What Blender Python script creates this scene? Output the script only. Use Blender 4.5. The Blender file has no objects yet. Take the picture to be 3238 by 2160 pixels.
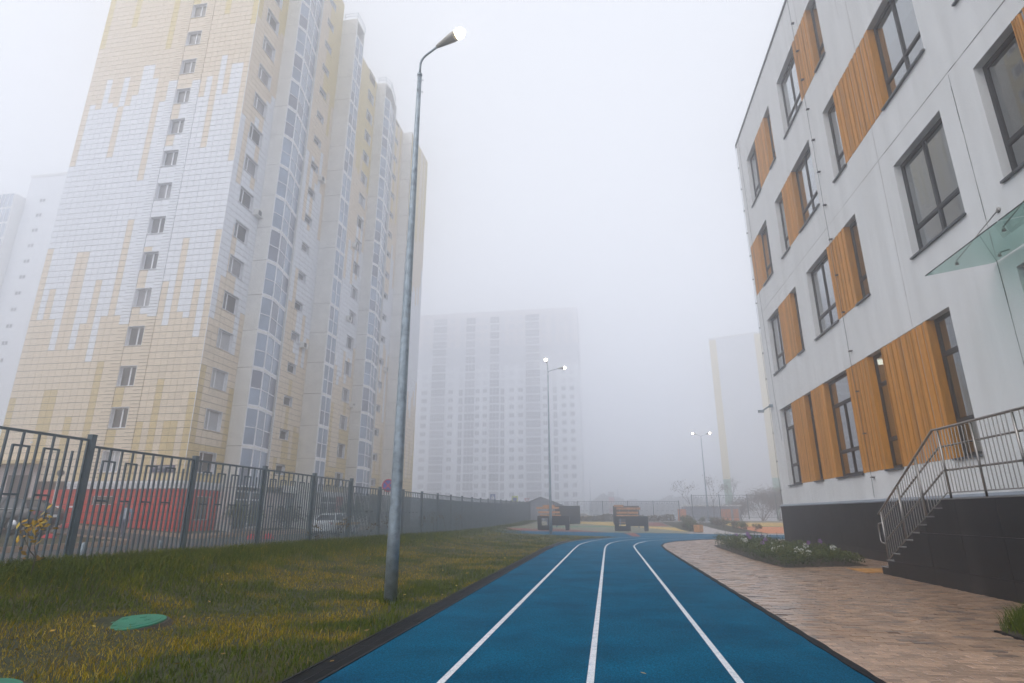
import bpy, bmesh, math, random
import numpy as np
from mathutils import Vector, Matrix
random.seed(7); rng = np.random.default_rng(7)
R = math.radians
S = bpy.context.scene; COL = S.collection

# ------------------------------------------------------------------ camera, sky, sun, exposure
cam_d = bpy.data.cameras.new('camera'); cam = bpy.data.objects.new('camera', cam_d); COL.objects.link(cam)
PITCH = math.atan(547/1817); YAW = math.atan(305/math.hypot(547, 1817))
cam.location = (0, 0, 1.35); cam.rotation_euler = (math.pi/2+PITCH, 0, YAW)
cam_d.sensor_width = 36; cam_d.lens = 36*1817/3238; cam_d.clip_start = .05; cam_d.clip_end = 3000
S.camera = cam
w = bpy.data.worlds.new('World'); S.world = w; w.use_nodes = True
nt = w.node_tree; nt.nodes.clear()
sky = nt.nodes.new('ShaderNodeTexSky'); sky.sky_type = 'NISHITA'; sky.sun_disc = False
SUN_EL, SUN_ROT = R(48), R(215)
sky.sun_elevation = SUN_EL; sky.sun_rotation = SUN_ROT; sky.dust_density = 4; sky.air_density = 1
hs = nt.nodes.new('ShaderNodeHueSaturation'); hs.inputs['Saturation'].default_value = .22
ov = nt.nodes.new('ShaderNodeMix'); ov.data_type = 'RGBA'; ov.inputs['Factor'].default_value = .75
ov.inputs['B'].default_value = (7.65, 7.85, 8.4, 1)          # even overcast layer over the clear sky
bg = nt.nodes.new('ShaderNodeBackground'); bg.inputs['Strength'].default_value = .12
wo = nt.nodes.new('ShaderNodeOutputWorld')
nt.links.new(sky.outputs[0], hs.inputs['Color']); nt.links.new(hs.outputs[0], ov.inputs['A'])
nt.links.new(ov.outputs['Result'], bg.inputs[0]); nt.links.new(bg.outputs[0], wo.inputs[0])
sd = bpy.data.lights.new('sun', 'SUN'); sd.energy = .6; sd.angle = R(40); sd.color = (1, .97, .93)
sun = bpy.data.objects.new('sun', sd); COL.objects.link(sun)
sun.rotation_euler = (math.pi/2-SUN_EL, 0, math.pi-SUN_ROT)
V = S.view_settings; V.view_transform = 'Standard'; V.look = 'None'; V.gamma = 1; V.use_curve_mapping = False
V.exposure = 0.34
S.render.engine = 'CYCLES'; cy = S.cycles
cy.use_denoising = True; cy.max_bounces = 14; cy.diffuse_bounces = 3; cy.glossy_bounces = 3; cy.transmission_bounces = 4
cy.transparent_max_bounces = 10; cy.volume_bounces = 10; cy.sample_clamp_indirect = 4; cy.caustics_reflective = False; cy.caustics_refractive = False
HAZE_DENSITY = .0102

# ------------------------------------------------------------------ helpers
ORG = {}
def org(o): return ORG.get(o.name, Vector((0, 0, 0))) if o else Vector((0, 0, 0))
def tag(o, label=None, cat=None, group=None, kind=None):
    if label: o['label'] = label
    if cat: o['category'] = cat
    if group: o['group'] = group
    if kind: o['kind'] = kind
    return o
def thing(name, label, cat, loc=(0, 0, 0), rz=0, group=None):
    o = bpy.data.objects.new(name, None); COL.objects.link(o); o.location = loc; o.rotation_euler = (0, 0, rz)
    o.empty_display_size = .2
    ORG[o.name] = Vector(loc); return tag(o, label, cat, group)
def put(name, me, parent=None, loc=None):
    """object from (shared) mesh; loc in world coords (or root-local when the root is at the origin)"""
    o = bpy.data.objects.new(name, me); COL.objects.link(o)
    wl = Vector(loc) if loc is not None else org(parent)
    if parent: o.parent = parent; o.location = wl-org(parent)
    else: o.location = wl
    ORG[o.name] = wl; return o
def dup(root, loc, rz=None, label=None, group=None):
    r = root.copy(); COL.objects.link(r); r.location = loc
    if rz is not None: r.rotation_euler = (0, 0, rz)
    if label: r['label'] = label
    if group: r['group'] = group
    for ch in list(root.children):
        k = ch.copy(); COL.objects.link(k); k.parent = r
        for g in ch.children:
            d = g.copy(); COL.objects.link(d); d.parent = k
    return r
BF = [(0, 3, 2, 1), (4, 5, 6, 7), (0, 1, 5, 4), (1, 2, 6, 5), (2, 3, 7, 6), (3, 0, 4, 7)]
class MB:
    def __init__(s): s.v = []; s.f = []; s.m = []
    def raw(s, vs, fs, m=0):
        n = len(s.v); s.v += [tuple(v) for v in vs]
        for f in fs: s.f.append(tuple(i+n for i in f)); s.m.append(m)
        return s
    def box(s, x0, x1, y0, y1, z0, z1, m=0):
        return s.raw([(x0, y0, z0), (x1, y0, z0), (x1, y1, z0), (x0, y1, z0), (x0, y0, z1), (x1, y0, z1), (x1, y1, z1), (x0, y1, z1)], BF, m)
    def poly(s, pts, m=0): return s.raw(pts, [tuple(range(len(pts)))], m)
    def prism(s, pts, d, m=0):
        """closed polygon (3d points) extruded by vector d"""
        n = len(pts); d = Vector(d); a = [Vector(p) for p in pts]; b = [p+d for p in a]
        fs = [tuple(range(n))[::-1], tuple(range(n, 2*n))]+[(i, (i+1) % n, (i+1) % n+n, i+n) for i in range(n)]
        return s.raw(a+b, fs, m)
    def tube(s, pts, r, n=8, m=0, caps=True):
        pts = [Vector(p) for p in pts]; rs = r if isinstance(r, (list, tuple)) else [r]*len(pts)
        vs = []; up = None
        for i, p in enumerate(pts):
            t = (pts[min(i+1, len(pts)-1)]-pts[max(i-1, 0)]).normalized()
            if up is None: up = Vector((0, 0, 1)) if abs(t.z) < .9 else Vector((1, 0, 0))
            a = t.cross(up).normalized(); b = a.cross(t).normalized(); up = b
            for k in range(n):
                q = 2*math.pi*k/n; vs.append(p+(a*math.cos(q)+b*math.sin(q))*rs[i])
        fs = []
        for i in range(len(pts)-1):
            for k in range(n): fs.append((i*n+k, i*n+(k+1) % n, (i+1)*n+(k+1) % n, (i+1)*n+k))
        if caps: fs += [tuple(range(n))[::-1], tuple(range((len(pts)-1)*n, len(pts)*n))]
        return s.raw(vs, fs, m)
    def mesh(s, name, mats, off=(0, 0, 0), smooth=False):
        me = bpy.data.meshes.new(name); o = Vector(off)
        me.from_pydata([(a-o.x, b-o.y, c-o.z) for a, b, c in s.v], [], s.f)
        for m in (mats if isinstance(mats, (list, tuple)) else [mats]): me.materials.append(m)
        if any(s.m): me.polygons.foreach_set('material_index', s.m)
        if smooth: me.polygons.foreach_set('use_smooth', [True]*len(s.f))
        me.update(); return me
    def build(s, name, mats, parent=None, smooth=False, loc=None):
        l = Vector(loc) if loc is not None else org(parent)
        return put(name, s.mesh(name, mats, l, smooth), parent, l)
def np_mesh(name, verts, faces, mats, attr=None, midx=None):
    """verts Nx3, faces MxK arrays"""
    verts = np.asarray(verts, np.float32); faces = np.asarray(faces, np.int32); M, K = faces.shape
    me = bpy.data.meshes.new(name); me.vertices.add(len(verts)); me.vertices.foreach_set('co', verts.ravel())
    me.loops.add(M*K); me.loops.foreach_set('vertex_index', faces.ravel()); me.polygons.add(M)
    me.polygons.foreach_set('loop_start', np.arange(0, M*K, K, dtype=np.int32))
    for m in (mats if isinstance(mats, (list, tuple)) else [mats]): me.materials.append(m)
    if midx is not None: me.polygons.foreach_set('material_index', np.asarray(midx, np.int32))
    if attr is not None:
        a = me.attributes.new('tint', 'FLOAT', 'POINT'); a.data.foreach_set('value', np.asarray(attr, np.float32))
    me.update(calc_edges=True); me.shade_flat(); return me
def np_boxes(name, bx, mats, midx=None, tint=None):
    """bx Nx6 (x0,x1,y0,y1,z0,z1) joined into one mesh"""
    b = np.asarray(bx, np.float32); n = len(b)
    v = np.stack([b[:, [0, 2, 4]], b[:, [1, 2, 4]], b[:, [1, 3, 4]], b[:, [0, 3, 4]], b[:, [0, 2, 5]], b[:, [1, 2, 5]], b[:, [1, 3, 5]], b[:, [0, 3, 5]]], 1).reshape(-1, 3)
    f = (np.array(BF)[None]+np.arange(n)[:, None, None]*8).reshape(-1, 4)
    return np_mesh(name, v, f, mats, None if tint is None else np.repeat(tint, 8), None if midx is None else np.repeat(midx, 6))
def text_mesh(txt, size, mat_, name='lettering', extrude=.004):
    cu = bpy.data.curves.new(name, 'FONT'); cu.body = txt; cu.size = size; cu.align_x = 'CENTER'; cu.align_y = 'CENTER'; cu.extrude = extrude
    o = bpy.data.objects.new('tmp_text', cu); COL.objects.link(o)
    bpy.context.view_layer.update()
    me = bpy.data.meshes.new_from_object(o.evaluated_get(bpy.context.evaluated_depsgraph_get()))
    bpy.data.objects.remove(o); me.name = name; me.materials.clear(); me.materials.append(mat_); return me

# ------------------------------------------------------------------ materials
def srgb(r, g, b): return tuple(((c/255)/12.92 if c/255 <= .04045 else ((c/255+.055)/1.055)**2.4) for c in (r, g, b))
def mat(name, col, rough=.7, var=.12, scale=3, bump=0, bscale=60, metal=0, spec=.5, dirt=0, dscale=.4, dcol=(.05, .045, .04), rand=0, stretch=(1, 1, 1), detail=5, grain=0, gscale=90):
    m = bpy.data.materials.new(name); m.use_nodes = True; t = m.node_tree; n = t.nodes; L = t.links.new
    p = n['Principled BSDF']; p.inputs['Roughness'].default_value = rough; p.inputs['Metallic'].default_value = metal
    p.inputs['Specular IOR Level'].default_value = spec
    g = n.new('ShaderNodeNewGeometry'); mp = n.new('ShaderNodeMapping'); mp.inputs['Scale'].default_value = stretch; L(g.outputs['Position'], mp.inputs[0])
    def noise(sc, det=detail):
        q = n.new('ShaderNodeTexNoise'); q.inputs['Scale'].default_value = sc; q.inputs['Detail'].default_value = det; L(mp.outputs[0], q.inputs['Vector']); return q
    c = n.new('ShaderNodeMix'); c.data_type = 'RGBA'
    c.inputs['A'].default_value = tuple(max(0, k*(1-var)) for k in col)+(1,); c.inputs['B'].default_value = tuple(min(1, k*(1+var)) for k in col)+(1,)
    nz = noise(scale); mr = n.new('ShaderNodeMapRange'); mr.inputs[1].default_value = .3; mr.inputs[2].default_value = .7; L(nz.outputs[0], mr.inputs[0]); L(mr.outputs[0], c.inputs['Factor'])
    out = c.outputs['Result']
    if rand:
        oi = n.new('ShaderNodeObjectInfo'); hv = n.new('ShaderNodeHueSaturation'); r2 = n.new('ShaderNodeMapRange'); r2.inputs[3].default_value = 1-rand; r2.inputs[4].default_value = 1+rand
        L(oi.outputs['Random'], r2.inputs[0]); L(r2.outputs[0], hv.inputs['Value']); L(out, hv.inputs['Color']); out = hv.outputs[0]
    if dirt:
        dz = noise(dscale, 8); dr = n.new('ShaderNodeMapRange'); dr.inputs[1].default_value = .48; dr.inputs[2].default_value = .75; dr.inputs[4].default_value = dirt; L(dz.outputs[0], dr.inputs[0])
        c2 = n.new('ShaderNodeMix'); c2.data_type = 'RGBA'; L(dr.outputs[0], c2.inputs['Factor']); L(out, c2.inputs['A']); c2.inputs['B'].default_value = tuple(dcol)+(1,); out = c2.outputs['Result']
    if grain:
        gn = n.new('ShaderNodeTexNoise'); gn.inputs['Scale'].default_value = gscale; gn.inputs['Detail'].default_value = 2; L(g.outputs['Position'], gn.inputs['Vector']); gr = n.new('ShaderNodeMapRange'); gr.inputs[1].default_value = .35; gr.inputs[2].default_value = .65; gr.inputs[3].default_value = 1-grain; gr.inputs[4].default_value = 1+grain
        gh = n.new('ShaderNodeHueSaturation'); L(gn.outputs[0], gr.inputs[0]); L(gr.outputs[0], gh.inputs['Value']); L(out, gh.inputs['Color']); out = gh.outputs[0]
    L(out, p.inputs['Base Color'])
    if bump:
        bz = noise(bscale, 3); b = n.new('ShaderNodeBump'); b.inputs['Strength'].default_value = bump; b.inputs['Distance'].default_value = .02; L(bz.outputs[0], b.inputs['Height']); L(b.outputs[0], p.inputs['Normal'])
    return m
def tint_mat(name, stops, rough=.7, trans=0, spec=.3, nscale=0, namt=.15):
    m = bpy.data.materials.new(name); m.use_nodes = True; t = m.node_tree; n = t.nodes; L = t.links.new; p = n['Principled BSDF']
    a = n.new('ShaderNodeAttribute'); a.attribute_name = 'tint'; r = n.new('ShaderNodeValToRGB'); e = r.color_ramp.elements
    e[0].position = stops[0][0]; e[0].color = tuple(stops[0][1])+(1,); e[1].position = stops[-1][0]; e[1].color = tuple(stops[-1][1])+(1,)
    for q, c in stops[1:-1]: k = e.new(q); k.color = tuple(c)+(1,)
    L(a.outputs['Fac'], r.inputs[0]); out = r.outputs[0]
    if nscale:
        g = n.new('ShaderNodeNewGeometry'); z = n.new('ShaderNodeTexNoise'); z.inputs['Scale'].default_value = nscale; z.inputs['Detail'].default_value = 5; L(g.outputs['Position'], z.inputs['Vector'])
        hv = n.new('ShaderNodeHueSaturation'); mr = n.new('ShaderNodeMapRange'); mr.inputs[1].default_value = .3; mr.inputs[2].default_value = .7; mr.inputs[3].default_value = 1-namt; mr.inputs[4].default_value = 1+namt
        L(z.outputs[0], mr.inputs[0]); L(mr.outputs[0], hv.inputs['Value']); L(out, hv.inputs['Color']); out = hv.outputs[0]
    L(out, p.inputs['Base Color']); p.inputs['Roughness'].default_value = rough; p.inputs['Specular IOR Level'].default_value = spec
    return m
def glass(name, tint=(.8, .85, .86), ior=1.5, gl=(1, 1, 1), surf=4):
    m = bpy.data.materials.new(name); m.use_nodes = True; t = m.node_tree; n = t.nodes; n.clear(); L = t.links.new
    o = n.new('ShaderNodeOutputMaterial'); x = n.new('ShaderNodeMixShader'); f0 = n.new('ShaderNodeFresnel'); f0.inputs[0].default_value = ior; i1 = n.new('ShaderNodeMath'); i1.operation = 'SUBTRACT'; i1.inputs[0].default_value = 1; L(f0.outputs[0], i1.inputs[1]); i2 = n.new('ShaderNodeMath'); i2.operation = 'POWER'; L(i1.outputs[0], i2.inputs[0]); i2.inputs[1].default_value = surf; f = n.new('ShaderNodeMath'); f.operation = 'SUBTRACT'; f.inputs[0].default_value = 1; L(i2.outputs[0], f.inputs[1])
    a = n.new('ShaderNodeBsdfTransparent'); a.inputs[0].default_value = tuple(tint)+(1,); b = n.new('ShaderNodeBsdfGlossy'); b.inputs[0].default_value = tuple(gl)+(1,); b.inputs['Roughness'].default_value = .02
    g = n.new('ShaderNodeNewGeometry'); k = n.new('ShaderNodeMath'); k.operation = 'SUBTRACT'; k.inputs[0].default_value = 1; L(g.outputs['Backfacing'], k.inputs[1]); q = n.new('ShaderNodeMath'); q.operation = 'MULTIPLY'; L(k.outputs[0], q.inputs[0]); L(f.outputs[0], q.inputs[1])
    L(q.outputs[0], x.inputs[0]); L(a.outputs[0], x.inputs[1]); L(b.outputs[0], x.inputs[2]); L(x.outputs[0], o.inputs[0]); return m
def emit(name, col, st):
    m = bpy.data.materials.new(name); m.use_nodes = True; p = m.node_tree.nodes['Principled BSDF']
    p.inputs['Base Color'].default_value = (.8, .8, .8, 1); p.inputs['Emission Color'].default_value = tuple(col)+(1,); p.inputs['Emission Strength'].default_value = st; return m
M = {}
M['stucco'] = mat('white stucco', (.78, .785, .78), .85, .05, 2.2, .25, 120, dirt=.28, dscale=1.6, dcol=(.56, .555, .53), stretch=(1, 1, .09), grain=.03, gscale=40)
M['anth'] = mat('anthracite frame', (.022, .023, .026), .45, .1)
M['sill'] = mat('anthracite sheet sill', (.06, .065, .075), .45, .1, dirt=.3, dscale=6, dcol=(.14, .14, .14))
M['slat'] = mat('orange wood slat', (.52, .225, .028), .55, .13, 5, .1, 80, rand=.2, stretch=(3, 3, .4))
M['slatback'] = mat('grey backing board', (.42, .44, .50), .8, .08)
M['shedgrey'] = mat('grey sheet wall', (.27, .285, .33), .8, .08)
M['plinth'] = mat('dark plinth panel', (.020, .0195, .021), .55, .15, 2.5, .06, 90, dirt=.35, dscale=.9, dcol=(.045, .043, .042), rand=.12, spec=.25)
M['stairs'] = mat('dark stair cladding', (.017, .0165, .018), .55, .15, 2, .05, 90, dirt=.45, dscale=1.6, dcol=(.05, .048, .047), rand=.08, spec=.25, stretch=(1, 1, .18))
M['tread'] = mat('grey stone tread', (.2, .2, .2), .6, .15)
M['flash'] = mat('blue grey flashing', (.22, .25, .30), .5, .08, metal=.2)
M['steel'] = mat('stainless rail', (.33, .31, .29), .28, .1, metal=1)
M['joint'] = mat('dark wall joint', (.10, .095, .085), .9, .3, 8)
M['stain'] = mat('weathered joint', (.42, .41, .39), .9, .12, 8)
M['conduit'] = mat('black cable', (.05, .05, .055), .6, .1)
M['glass'] = glass('window glass', (.55, .60, .61), 1.52, (.95, .98, 1), 4)
M['canopy'] = glass('green canopy glass', (.62, .76, .72), 1.5, (1, 1, 1), 1)
M['interior'] = mat('room wall', (.33, .345, .355), .9, .08, 1)
M['blind'] = mat('roller blind', (.42, .43, .45), .9, .05)
M['tube'] = emit('ceiling lamp', (1, .93, .8), 3.5)
M['track'] = mat('blue rubber', srgb(0, 96, 129), .85, .2, 1.3, .9, 260, dirt=.55, dscale=.7, dcol=srgb(0, 66, 98), detail=12, spec=.08, grain=.4, gscale=70)
M['line'] = mat('white line paint', (.72, .73, .76), .7, .08, 30, .5, 260, dirt=.5, dscale=9, dcol=(.22, .36, .44), grain=.15)
M['rubberedge'] = mat('black rubber edge', (.008, .008, .010), .7, .3, 8, .6, 40, spec=.15)
M['grate'] = mat('black grate', (.010, .0095, .010), .6, .3, 8, rand=.2, spec=.15)
M['paver'] = mat('brown paver', (.36, .235, .158), .28, .16, 12, .25, 150, rand=.32, dirt=.3, dscale=1.3, dcol=(.16, .125, .105), spec=1.0)
M['pavers'] = tint_mat('brown pavers', [(0, (.15, .125, .115)), (.2, (.25, .165, .115)), (.5, (.36, .235, .158)), (1, (.44, .30, .205))], .28, nscale=3, namt=.22, spec=1.0)
M['joint_sand'] = mat('dark sand', (.055, .045, .038), .9, .3, 20)
M['pale_pave'] = mat('pale paving', (.36, .32, .30), .6, .15, 2, .3, 60)
M['tactile'] = mat('yellow tactile tile', (.42, .20, .045), .7, .2)
M['soil'] = mat('soil', (.05, .04, .03), .95, .35, 6, .8, 30)
M['lawn'] = mat('lawn floor', (.032, .034, .009), .95, .5, 5, 1, 40, dirt=.6, dscale=.55, dcol=(.085, .05, .008))
M['grass'] = tint_mat('grass blades', [(0, (.022, .042, .003)), (.28, (.065, .10, .007)), (.5, (.15, .155, .010)), (.72, (.30, .20, .008)), (1, (.48, .36, .07))], .7, spec=.06)
M['ground'] = mat('ground', (.16, .155, .15), .9, .2, .2, dirt=.5, dscale=.05, dcol=(.07, .085, .045))
M['asphalt'] = mat('asphalt', (.058, .052, .05), .8, .2, 2, .5, 120)
M['kerb'] = mat('concrete kerb', (.36, .25, .18), .85, .15, 3, .2)
M['concrete'] = mat('pale concrete', (.79, .78, .75), .9, .07, 1.5, .25, 40, dirt=.22, dscale=.5, dcol=(.58, .56, .53))
M['cjoint'] = mat('stained storey joint', (.22, .20, .17), .95, .3, 5)
M['fence'] = mat('grey green fence paint', (.088, .122, .145), .4, .12, 4)
M['galv'] = mat('galvanised steel', (.28, .33, .37), .42, .3, 9, metal=.55, dirt=.5, dscale=5, dcol=(.40, .44, .46))
M['black'] = mat('black board', (.016, .016, .018), .6, .2, 3)
M['darkgrey'] = mat('dark grey metal', (.06, .062, .068), .5, .1)
M['wood'] = mat('varnished plank', (.50, .25, .09), .5, .25, 7, .15, 60, rand=.2)
M['bluepost'] = mat('blue grey post', (.16, .23, .33), .5, .1)
M['white'] = mat('white pvc', (.80, .81, .84), .5, .04)
M['offwhite'] = mat('pinkish plaster', (.52, .45, .43), .9, .06, 1.5, .2)
M['pane'] = mat('dark pane', (.07, .07, .078), .12, .5, .35)
M['curtain'] = mat('curtained pane', (.24, .235, .25), .2, .4, .9, stretch=(2, 2, .4))
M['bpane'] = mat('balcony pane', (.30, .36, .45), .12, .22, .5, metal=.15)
M['bpane2'] = mat('darker balcony pane', (.22, .24, .30), .12, .22, .5, metal=.1)  # darker tone, given to some panes at random
CREAM, TAN, WHT, YEL, RED = (.74, .63, .49), (.63, .50, .27), (.77, .79, .83), (.70, .57, .27), (.52, .036, .016)
M['cream'] = mat('cream tile', CREAM, .6, .05, 4, rand=.06); M['tan'] = mat('tan tile', TAN, .6, .07, 4, rand=.06); M['wht'] = mat('white tile', WHT, .55, .04, 4, rand=.05)
M['yel'] = mat('yellow tile', YEL, .6, .05, 4); M['red'] = mat('red tile', RED, .6, .12, 3, rand=.1)
M['foggrey'] = mat('fog lightened grey cladding', (.60, .61, .65), .8, .05); M['fogpink'] = mat('fog lightened pink cladding', (.76, .71, .70), .8, .05)  # far block's top bands lightened in colour so the roofline melts into fog
M['tilejoint'] = mat('tile joint', (.085, .062, .045), .95, .2, 5)
M['lamp'] = emit('lit lamp lens', (1, .84, .5), 9)
M['lampfar'] = emit('lit lamp lens pale', (1, .88, .6), 24)
M['lampdim'] = emit('dim lamp lens', (1, .95, .85), 3)
M['lamphead'] = mat('lamp housing', (.36, .33, .29), .45, .1)
M['green'] = mat('green plastic cover', (.0, .15, .08), .5, .15, 5, .2, 40)
M['tyre'] = mat('tyre', (.02, .02, .02), .8, .2); M['rim'] = mat('alloy rim', (.45, .46, .48), .35, .1, metal=.7)
M['carglass'] = mat('car glass', (.03, .035, .045), .06, .2, 1)
M['carblack'] = mat('black car paint', (.012, .012, .014), .18, .1, spec=.7); M['carwhite'] = mat('white car paint', (.66, .69, .72), .25, .04, spec=.6)
M['caryellow'] = mat('yellow car paint', (.62, .33, .03), .25, .05); M['cargrey'] = mat('silver car paint', (.36, .38, .41), .25, .05, metal=.3)
M['redlens'] = mat('red lamp lens', (.28, .012, .012), .2, .1); M['clearlens'] = mat('clear lamp lens', (.6, .62, .66), .12, .1)
M['signblue'] = mat('blue sign', (.012, .06, .30), .4, .05); M['signred'] = mat('red sign', (.42, .02, .03), .4, .05); M['signyel'] = mat('lime sign', (.55, .62, .03), .4, .05)
M['plateblue'] = mat('dark blue plate', (.012, .018, .085), .45, .1); M['letter'] = mat('white lettering', (.75, .76, .78), .6, .03)
M['redball'] = mat('red painted concrete', (.50, .02, .03), .6, .2, 6, .2)
M['bark'] = mat('bark', (.075, .058, .045), .95, .3, 20, .5); M['brown'] = mat('brown door', (.085, .06, .055), .6, .1)
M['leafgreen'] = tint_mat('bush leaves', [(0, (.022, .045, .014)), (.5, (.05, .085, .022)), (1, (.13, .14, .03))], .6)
M['leafyel'] = tint_mat('autumn leaves', [(0, (.10, .06, .012)), (.5, (.42, .23, .015)), (1, (.50, .36, .05))], .6)
M['leafbrown'] = tint_mat('withered leaves', [(0, (.05, .035, .02)), (.5, (.11, .075, .03)), (1, (.16, .13, .05))], .7)
M['twig'] = tint_mat('bare twigs and leaves', [(0, (.06, .045, .04)), (.5, (.12, .075, .055)), (1, (.13, .12, .05))], .8)
M['petalw'] = tint_mat('white petals', [(0, (.55, .56, .5)), (1, (.8, .8, .78))], .6); M['petalp'] = tint_mat('purple petals', [(0, (.22, .10, .32)), (1, (.40, .22, .50))], .6)
for k, c in dict(olive=(.22, .21, .14), ryellow=(.55, .37, .09), rgreen=(.06, .24, .11), rred=(.24, .075, .055), rorange=(.58, .19, .05)).items(): M[k] = mat(k+' rubber', c, .85, .1, 3, .4, 120)
M['skin'] = mat('skin', (.42, .25, .18), .6, .05); M['denim'] = mat('light denim', (.30, .37, .47), .85, .12, 12, .3, 60); M['shirt'] = mat('pale shirt', (.6, .62, .66), .85, .05)
M['jeans'] = mat('grey blue trousers', (.17, .19, .26), .85, .15, 12, .2, 60); M['capdark'] = mat('dark cap', (.02, .02, .024), .8, .1)

# ------------------------------------------------------------------ terrain
def ss(a, b, x):
    t = np.clip((x-a)/(b-a), 0, 1); return t*t*(3-2*t)
def bank(Y): return np.interp(Y, [0, 9, 37, 49, 61, 74], [.5, .5, .3, .34, .44, .6])
def zg(X, Y):
    X = np.asarray(X, float); Y = np.asarray(Y, float)
    f = .6*ss(46, 70, Y)*(1-ss(80, 110, Y))
    ins = np.maximum(bank(Y)*ss(4.6, 9.4, -X)*(1-ss(76, 110, Y)), f)
    t = ss(0, 2.5, -9.8-X)
    out = np.where(Y < 76, bank(Y)*(1-t)+.073*np.clip(-X-22.8, 0, 22)*(1-ss(60, 76, Y))*t, np.maximum(f, .6*(1-ss(76, 100, Y))))
    return np.where(X < -9.8, out, ins)
def Z(x, y): return float(zg(x, y))
def grid_sheet(name, xs, ys, off, m):
    X, Y = np.meshgrid(xs, ys); v = np.stack([X, Y, zg(X, Y)+off], -1).reshape(-1, 3)
    nx, ny = len(xs), len(ys); i = np.arange(nx*ny).reshape(ny, nx)
    f = np.stack([i[:-1, :-1], i[:-1, 1:], i[1:, 1:], i[1:, :-1]], -1).reshape(-1, 4)
    return put(name, np_mesh(name, v, f, m))
def sheet(name, pts, off, m, step=0, parent=None):
    bm = bmesh.new(); f = bm.faces.new([bm.verts.new((x, y, 0)) for x, y in pts])
    if step:
        xs = [p[0] for p in pts]; ys = [p[1] for p in pts]
        for ax, lo, hi in ((0, min(xs), max(xs)), (1, min(ys), max(ys))):
            k = math.ceil(lo/step)*step
            while k < hi:
                co = (k, 0, 0) if ax == 0 else (0, k, 0); no = (1, 0, 0) if ax == 0 else (0, 1, 0)
                bmesh.ops.bisect_plane(bm, geom=bm.verts[:]+bm.edges[:]+bm.faces[:], plane_co=co, plane_no=no); k += step
    bmesh.ops.triangulate(bm, faces=bm.faces[:])
    bmesh.ops.recalc_face_normals(bm, faces=bm.faces[:])
    if bm.faces and sum(q.normal.z for q in bm.faces) < 0: bmesh.ops.reverse_faces(bm, faces=bm.faces[:])
    for v in bm.verts: v.co.z = Z(v.co.x, v.co.y)+off
    me = bpy.data.meshes.new(name); bm.to_mesh(me); bm.free(); me.materials.append(m)
    o = bpy.data.objects.new(name, me); COL.objects.link(o); ORG[o.name] = Vector((0, 0, 0))
    if parent: o.parent = parent
    return o
def axis(lo, a, b, hi, fine, coarse): return np.concatenate([np.arange(lo, a, coarse), np.arange(a, b, fine), np.arange(b, hi+coarse, coarse)])
def struct(o): o['kind'] = 'structure'; return o
struct(grid_sheet('ground', axis(-380, -46, 32, 380, .8, 30), axis(-50, -6, 112, 400, .8, 30), -.05, M['ground']))
# running track: outer drain edge, inner edge, lane curves (metres)
OUT = [(-2.46, -4), (-2.46, 18), (-2.44, 24), (-2.33, 28), (-2.0, 31.2), (-1.2, 34.4), (.3, 37.6), (.9, 38.6), (-.9, 40.0), (-2.7, 41.4), (-4.2, 42.3), (-5.7, 42.0), (-6.9, 40.6), (-8.1, 41.4)]
TOP = [(-7.6, 43.8), (-6.3, 47.6), (-4.4, 48.9), (-1.8, 48.0), (1.3, 46.8), (5.6, 46.2), (8.6, 44.6), (11.8, 43.7), (45, 41.5)]
INN = [(45, 36.0), (12, 37.1), (9.47, 37.1), (7.24, 36.5), (4.93, 35.0), (3.3, 32.6), (2.56, 30.3), (2.25, 28), (2.16, 25), (2.14, 19), (2.14, -4)]
struct(sheet('running_track', OUT+TOP+INN, .004, M['track'], 2))
def ribbon(name, pts, wd, off, m, cap=None):
    P_ = [Vector((x, y, 0)) for x, y in pts]; q = []
    for i in range(len(P_)-1):           # smooth resample
        a, b, c, d = P_[max(i-1, 0)], P_[i], P_[i+1], P_[min(i+2, len(P_)-1)]
        for k in range(6):
            t = k/6; q.append(.5*((2*b)+(c-a)*t+(2*a-5*b+4*c-d)*t*t+(3*b-a-3*c+d)*t**3))
    q.append(P_[-1]); vs = []; fs = []
    for i, p in enumerate(q):
        t = (q[min(i+1, len(q)-1)]-q[max(i-1, 0)]).normalized(); n = Vector((-t.y, t.x, 0))*wd/2
        for s in (n, -n): vs.append((p.x+s.x, p.y+s.y, Z(p.x, p.y)+off))
        if i: fs.append((2*i-2, 2*i-1, 2*i+1, 2*i))
    return struct(MB().raw(vs, fs).build(name, m))
ribbon('lane_line', [(-1.445, -4), (-1.445, 10), (-1.445, 20), (-1.44, 26), (-1.32, 29.4), (-.7, 33.5), (.74, 37.2), (3.2, 39.9), (7, 41.6), (14, 42.0), (40, 40.4)], .062, .009, M['line'])
ribbon('lane_line', [(-.215, -4), (-.215, 10), (-.215, 20), (-.2, 26), (-.08, 29), (.25, 31.4), (1.1, 34.3), (3.1, 37.6), (7, 39.6), (14, 40.2), (40, 38.8)], .062, .009, M['line'])
ribbon('lane_line', [(1.02, -4), (1.02, 10), (1.02, 20), (1.03, 26), (1.12, 28.3), (1.57, 31.3), (2.5, 33.8), (4.9, 36.4), (8, 37.7), (14, 38.4), (40, 37.2)], .062, .009, M['line'])
ribbon('lane_line', [(-7.9, 42.2), (-6.9, 43.6), (-6.2, 45.4)], .09, .009, M['line'])
ribbon('lane_line', [(9.6, 41.9), (10.6, 40.2), (11.2, 38.4)], .07, .009, M['line'])
struct(sheet('track_seam', [(1.1, 46.7), (1.9, 46.6), (2.0, 39.6), (1.5, 39.4)], .007, M['rred']))
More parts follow.
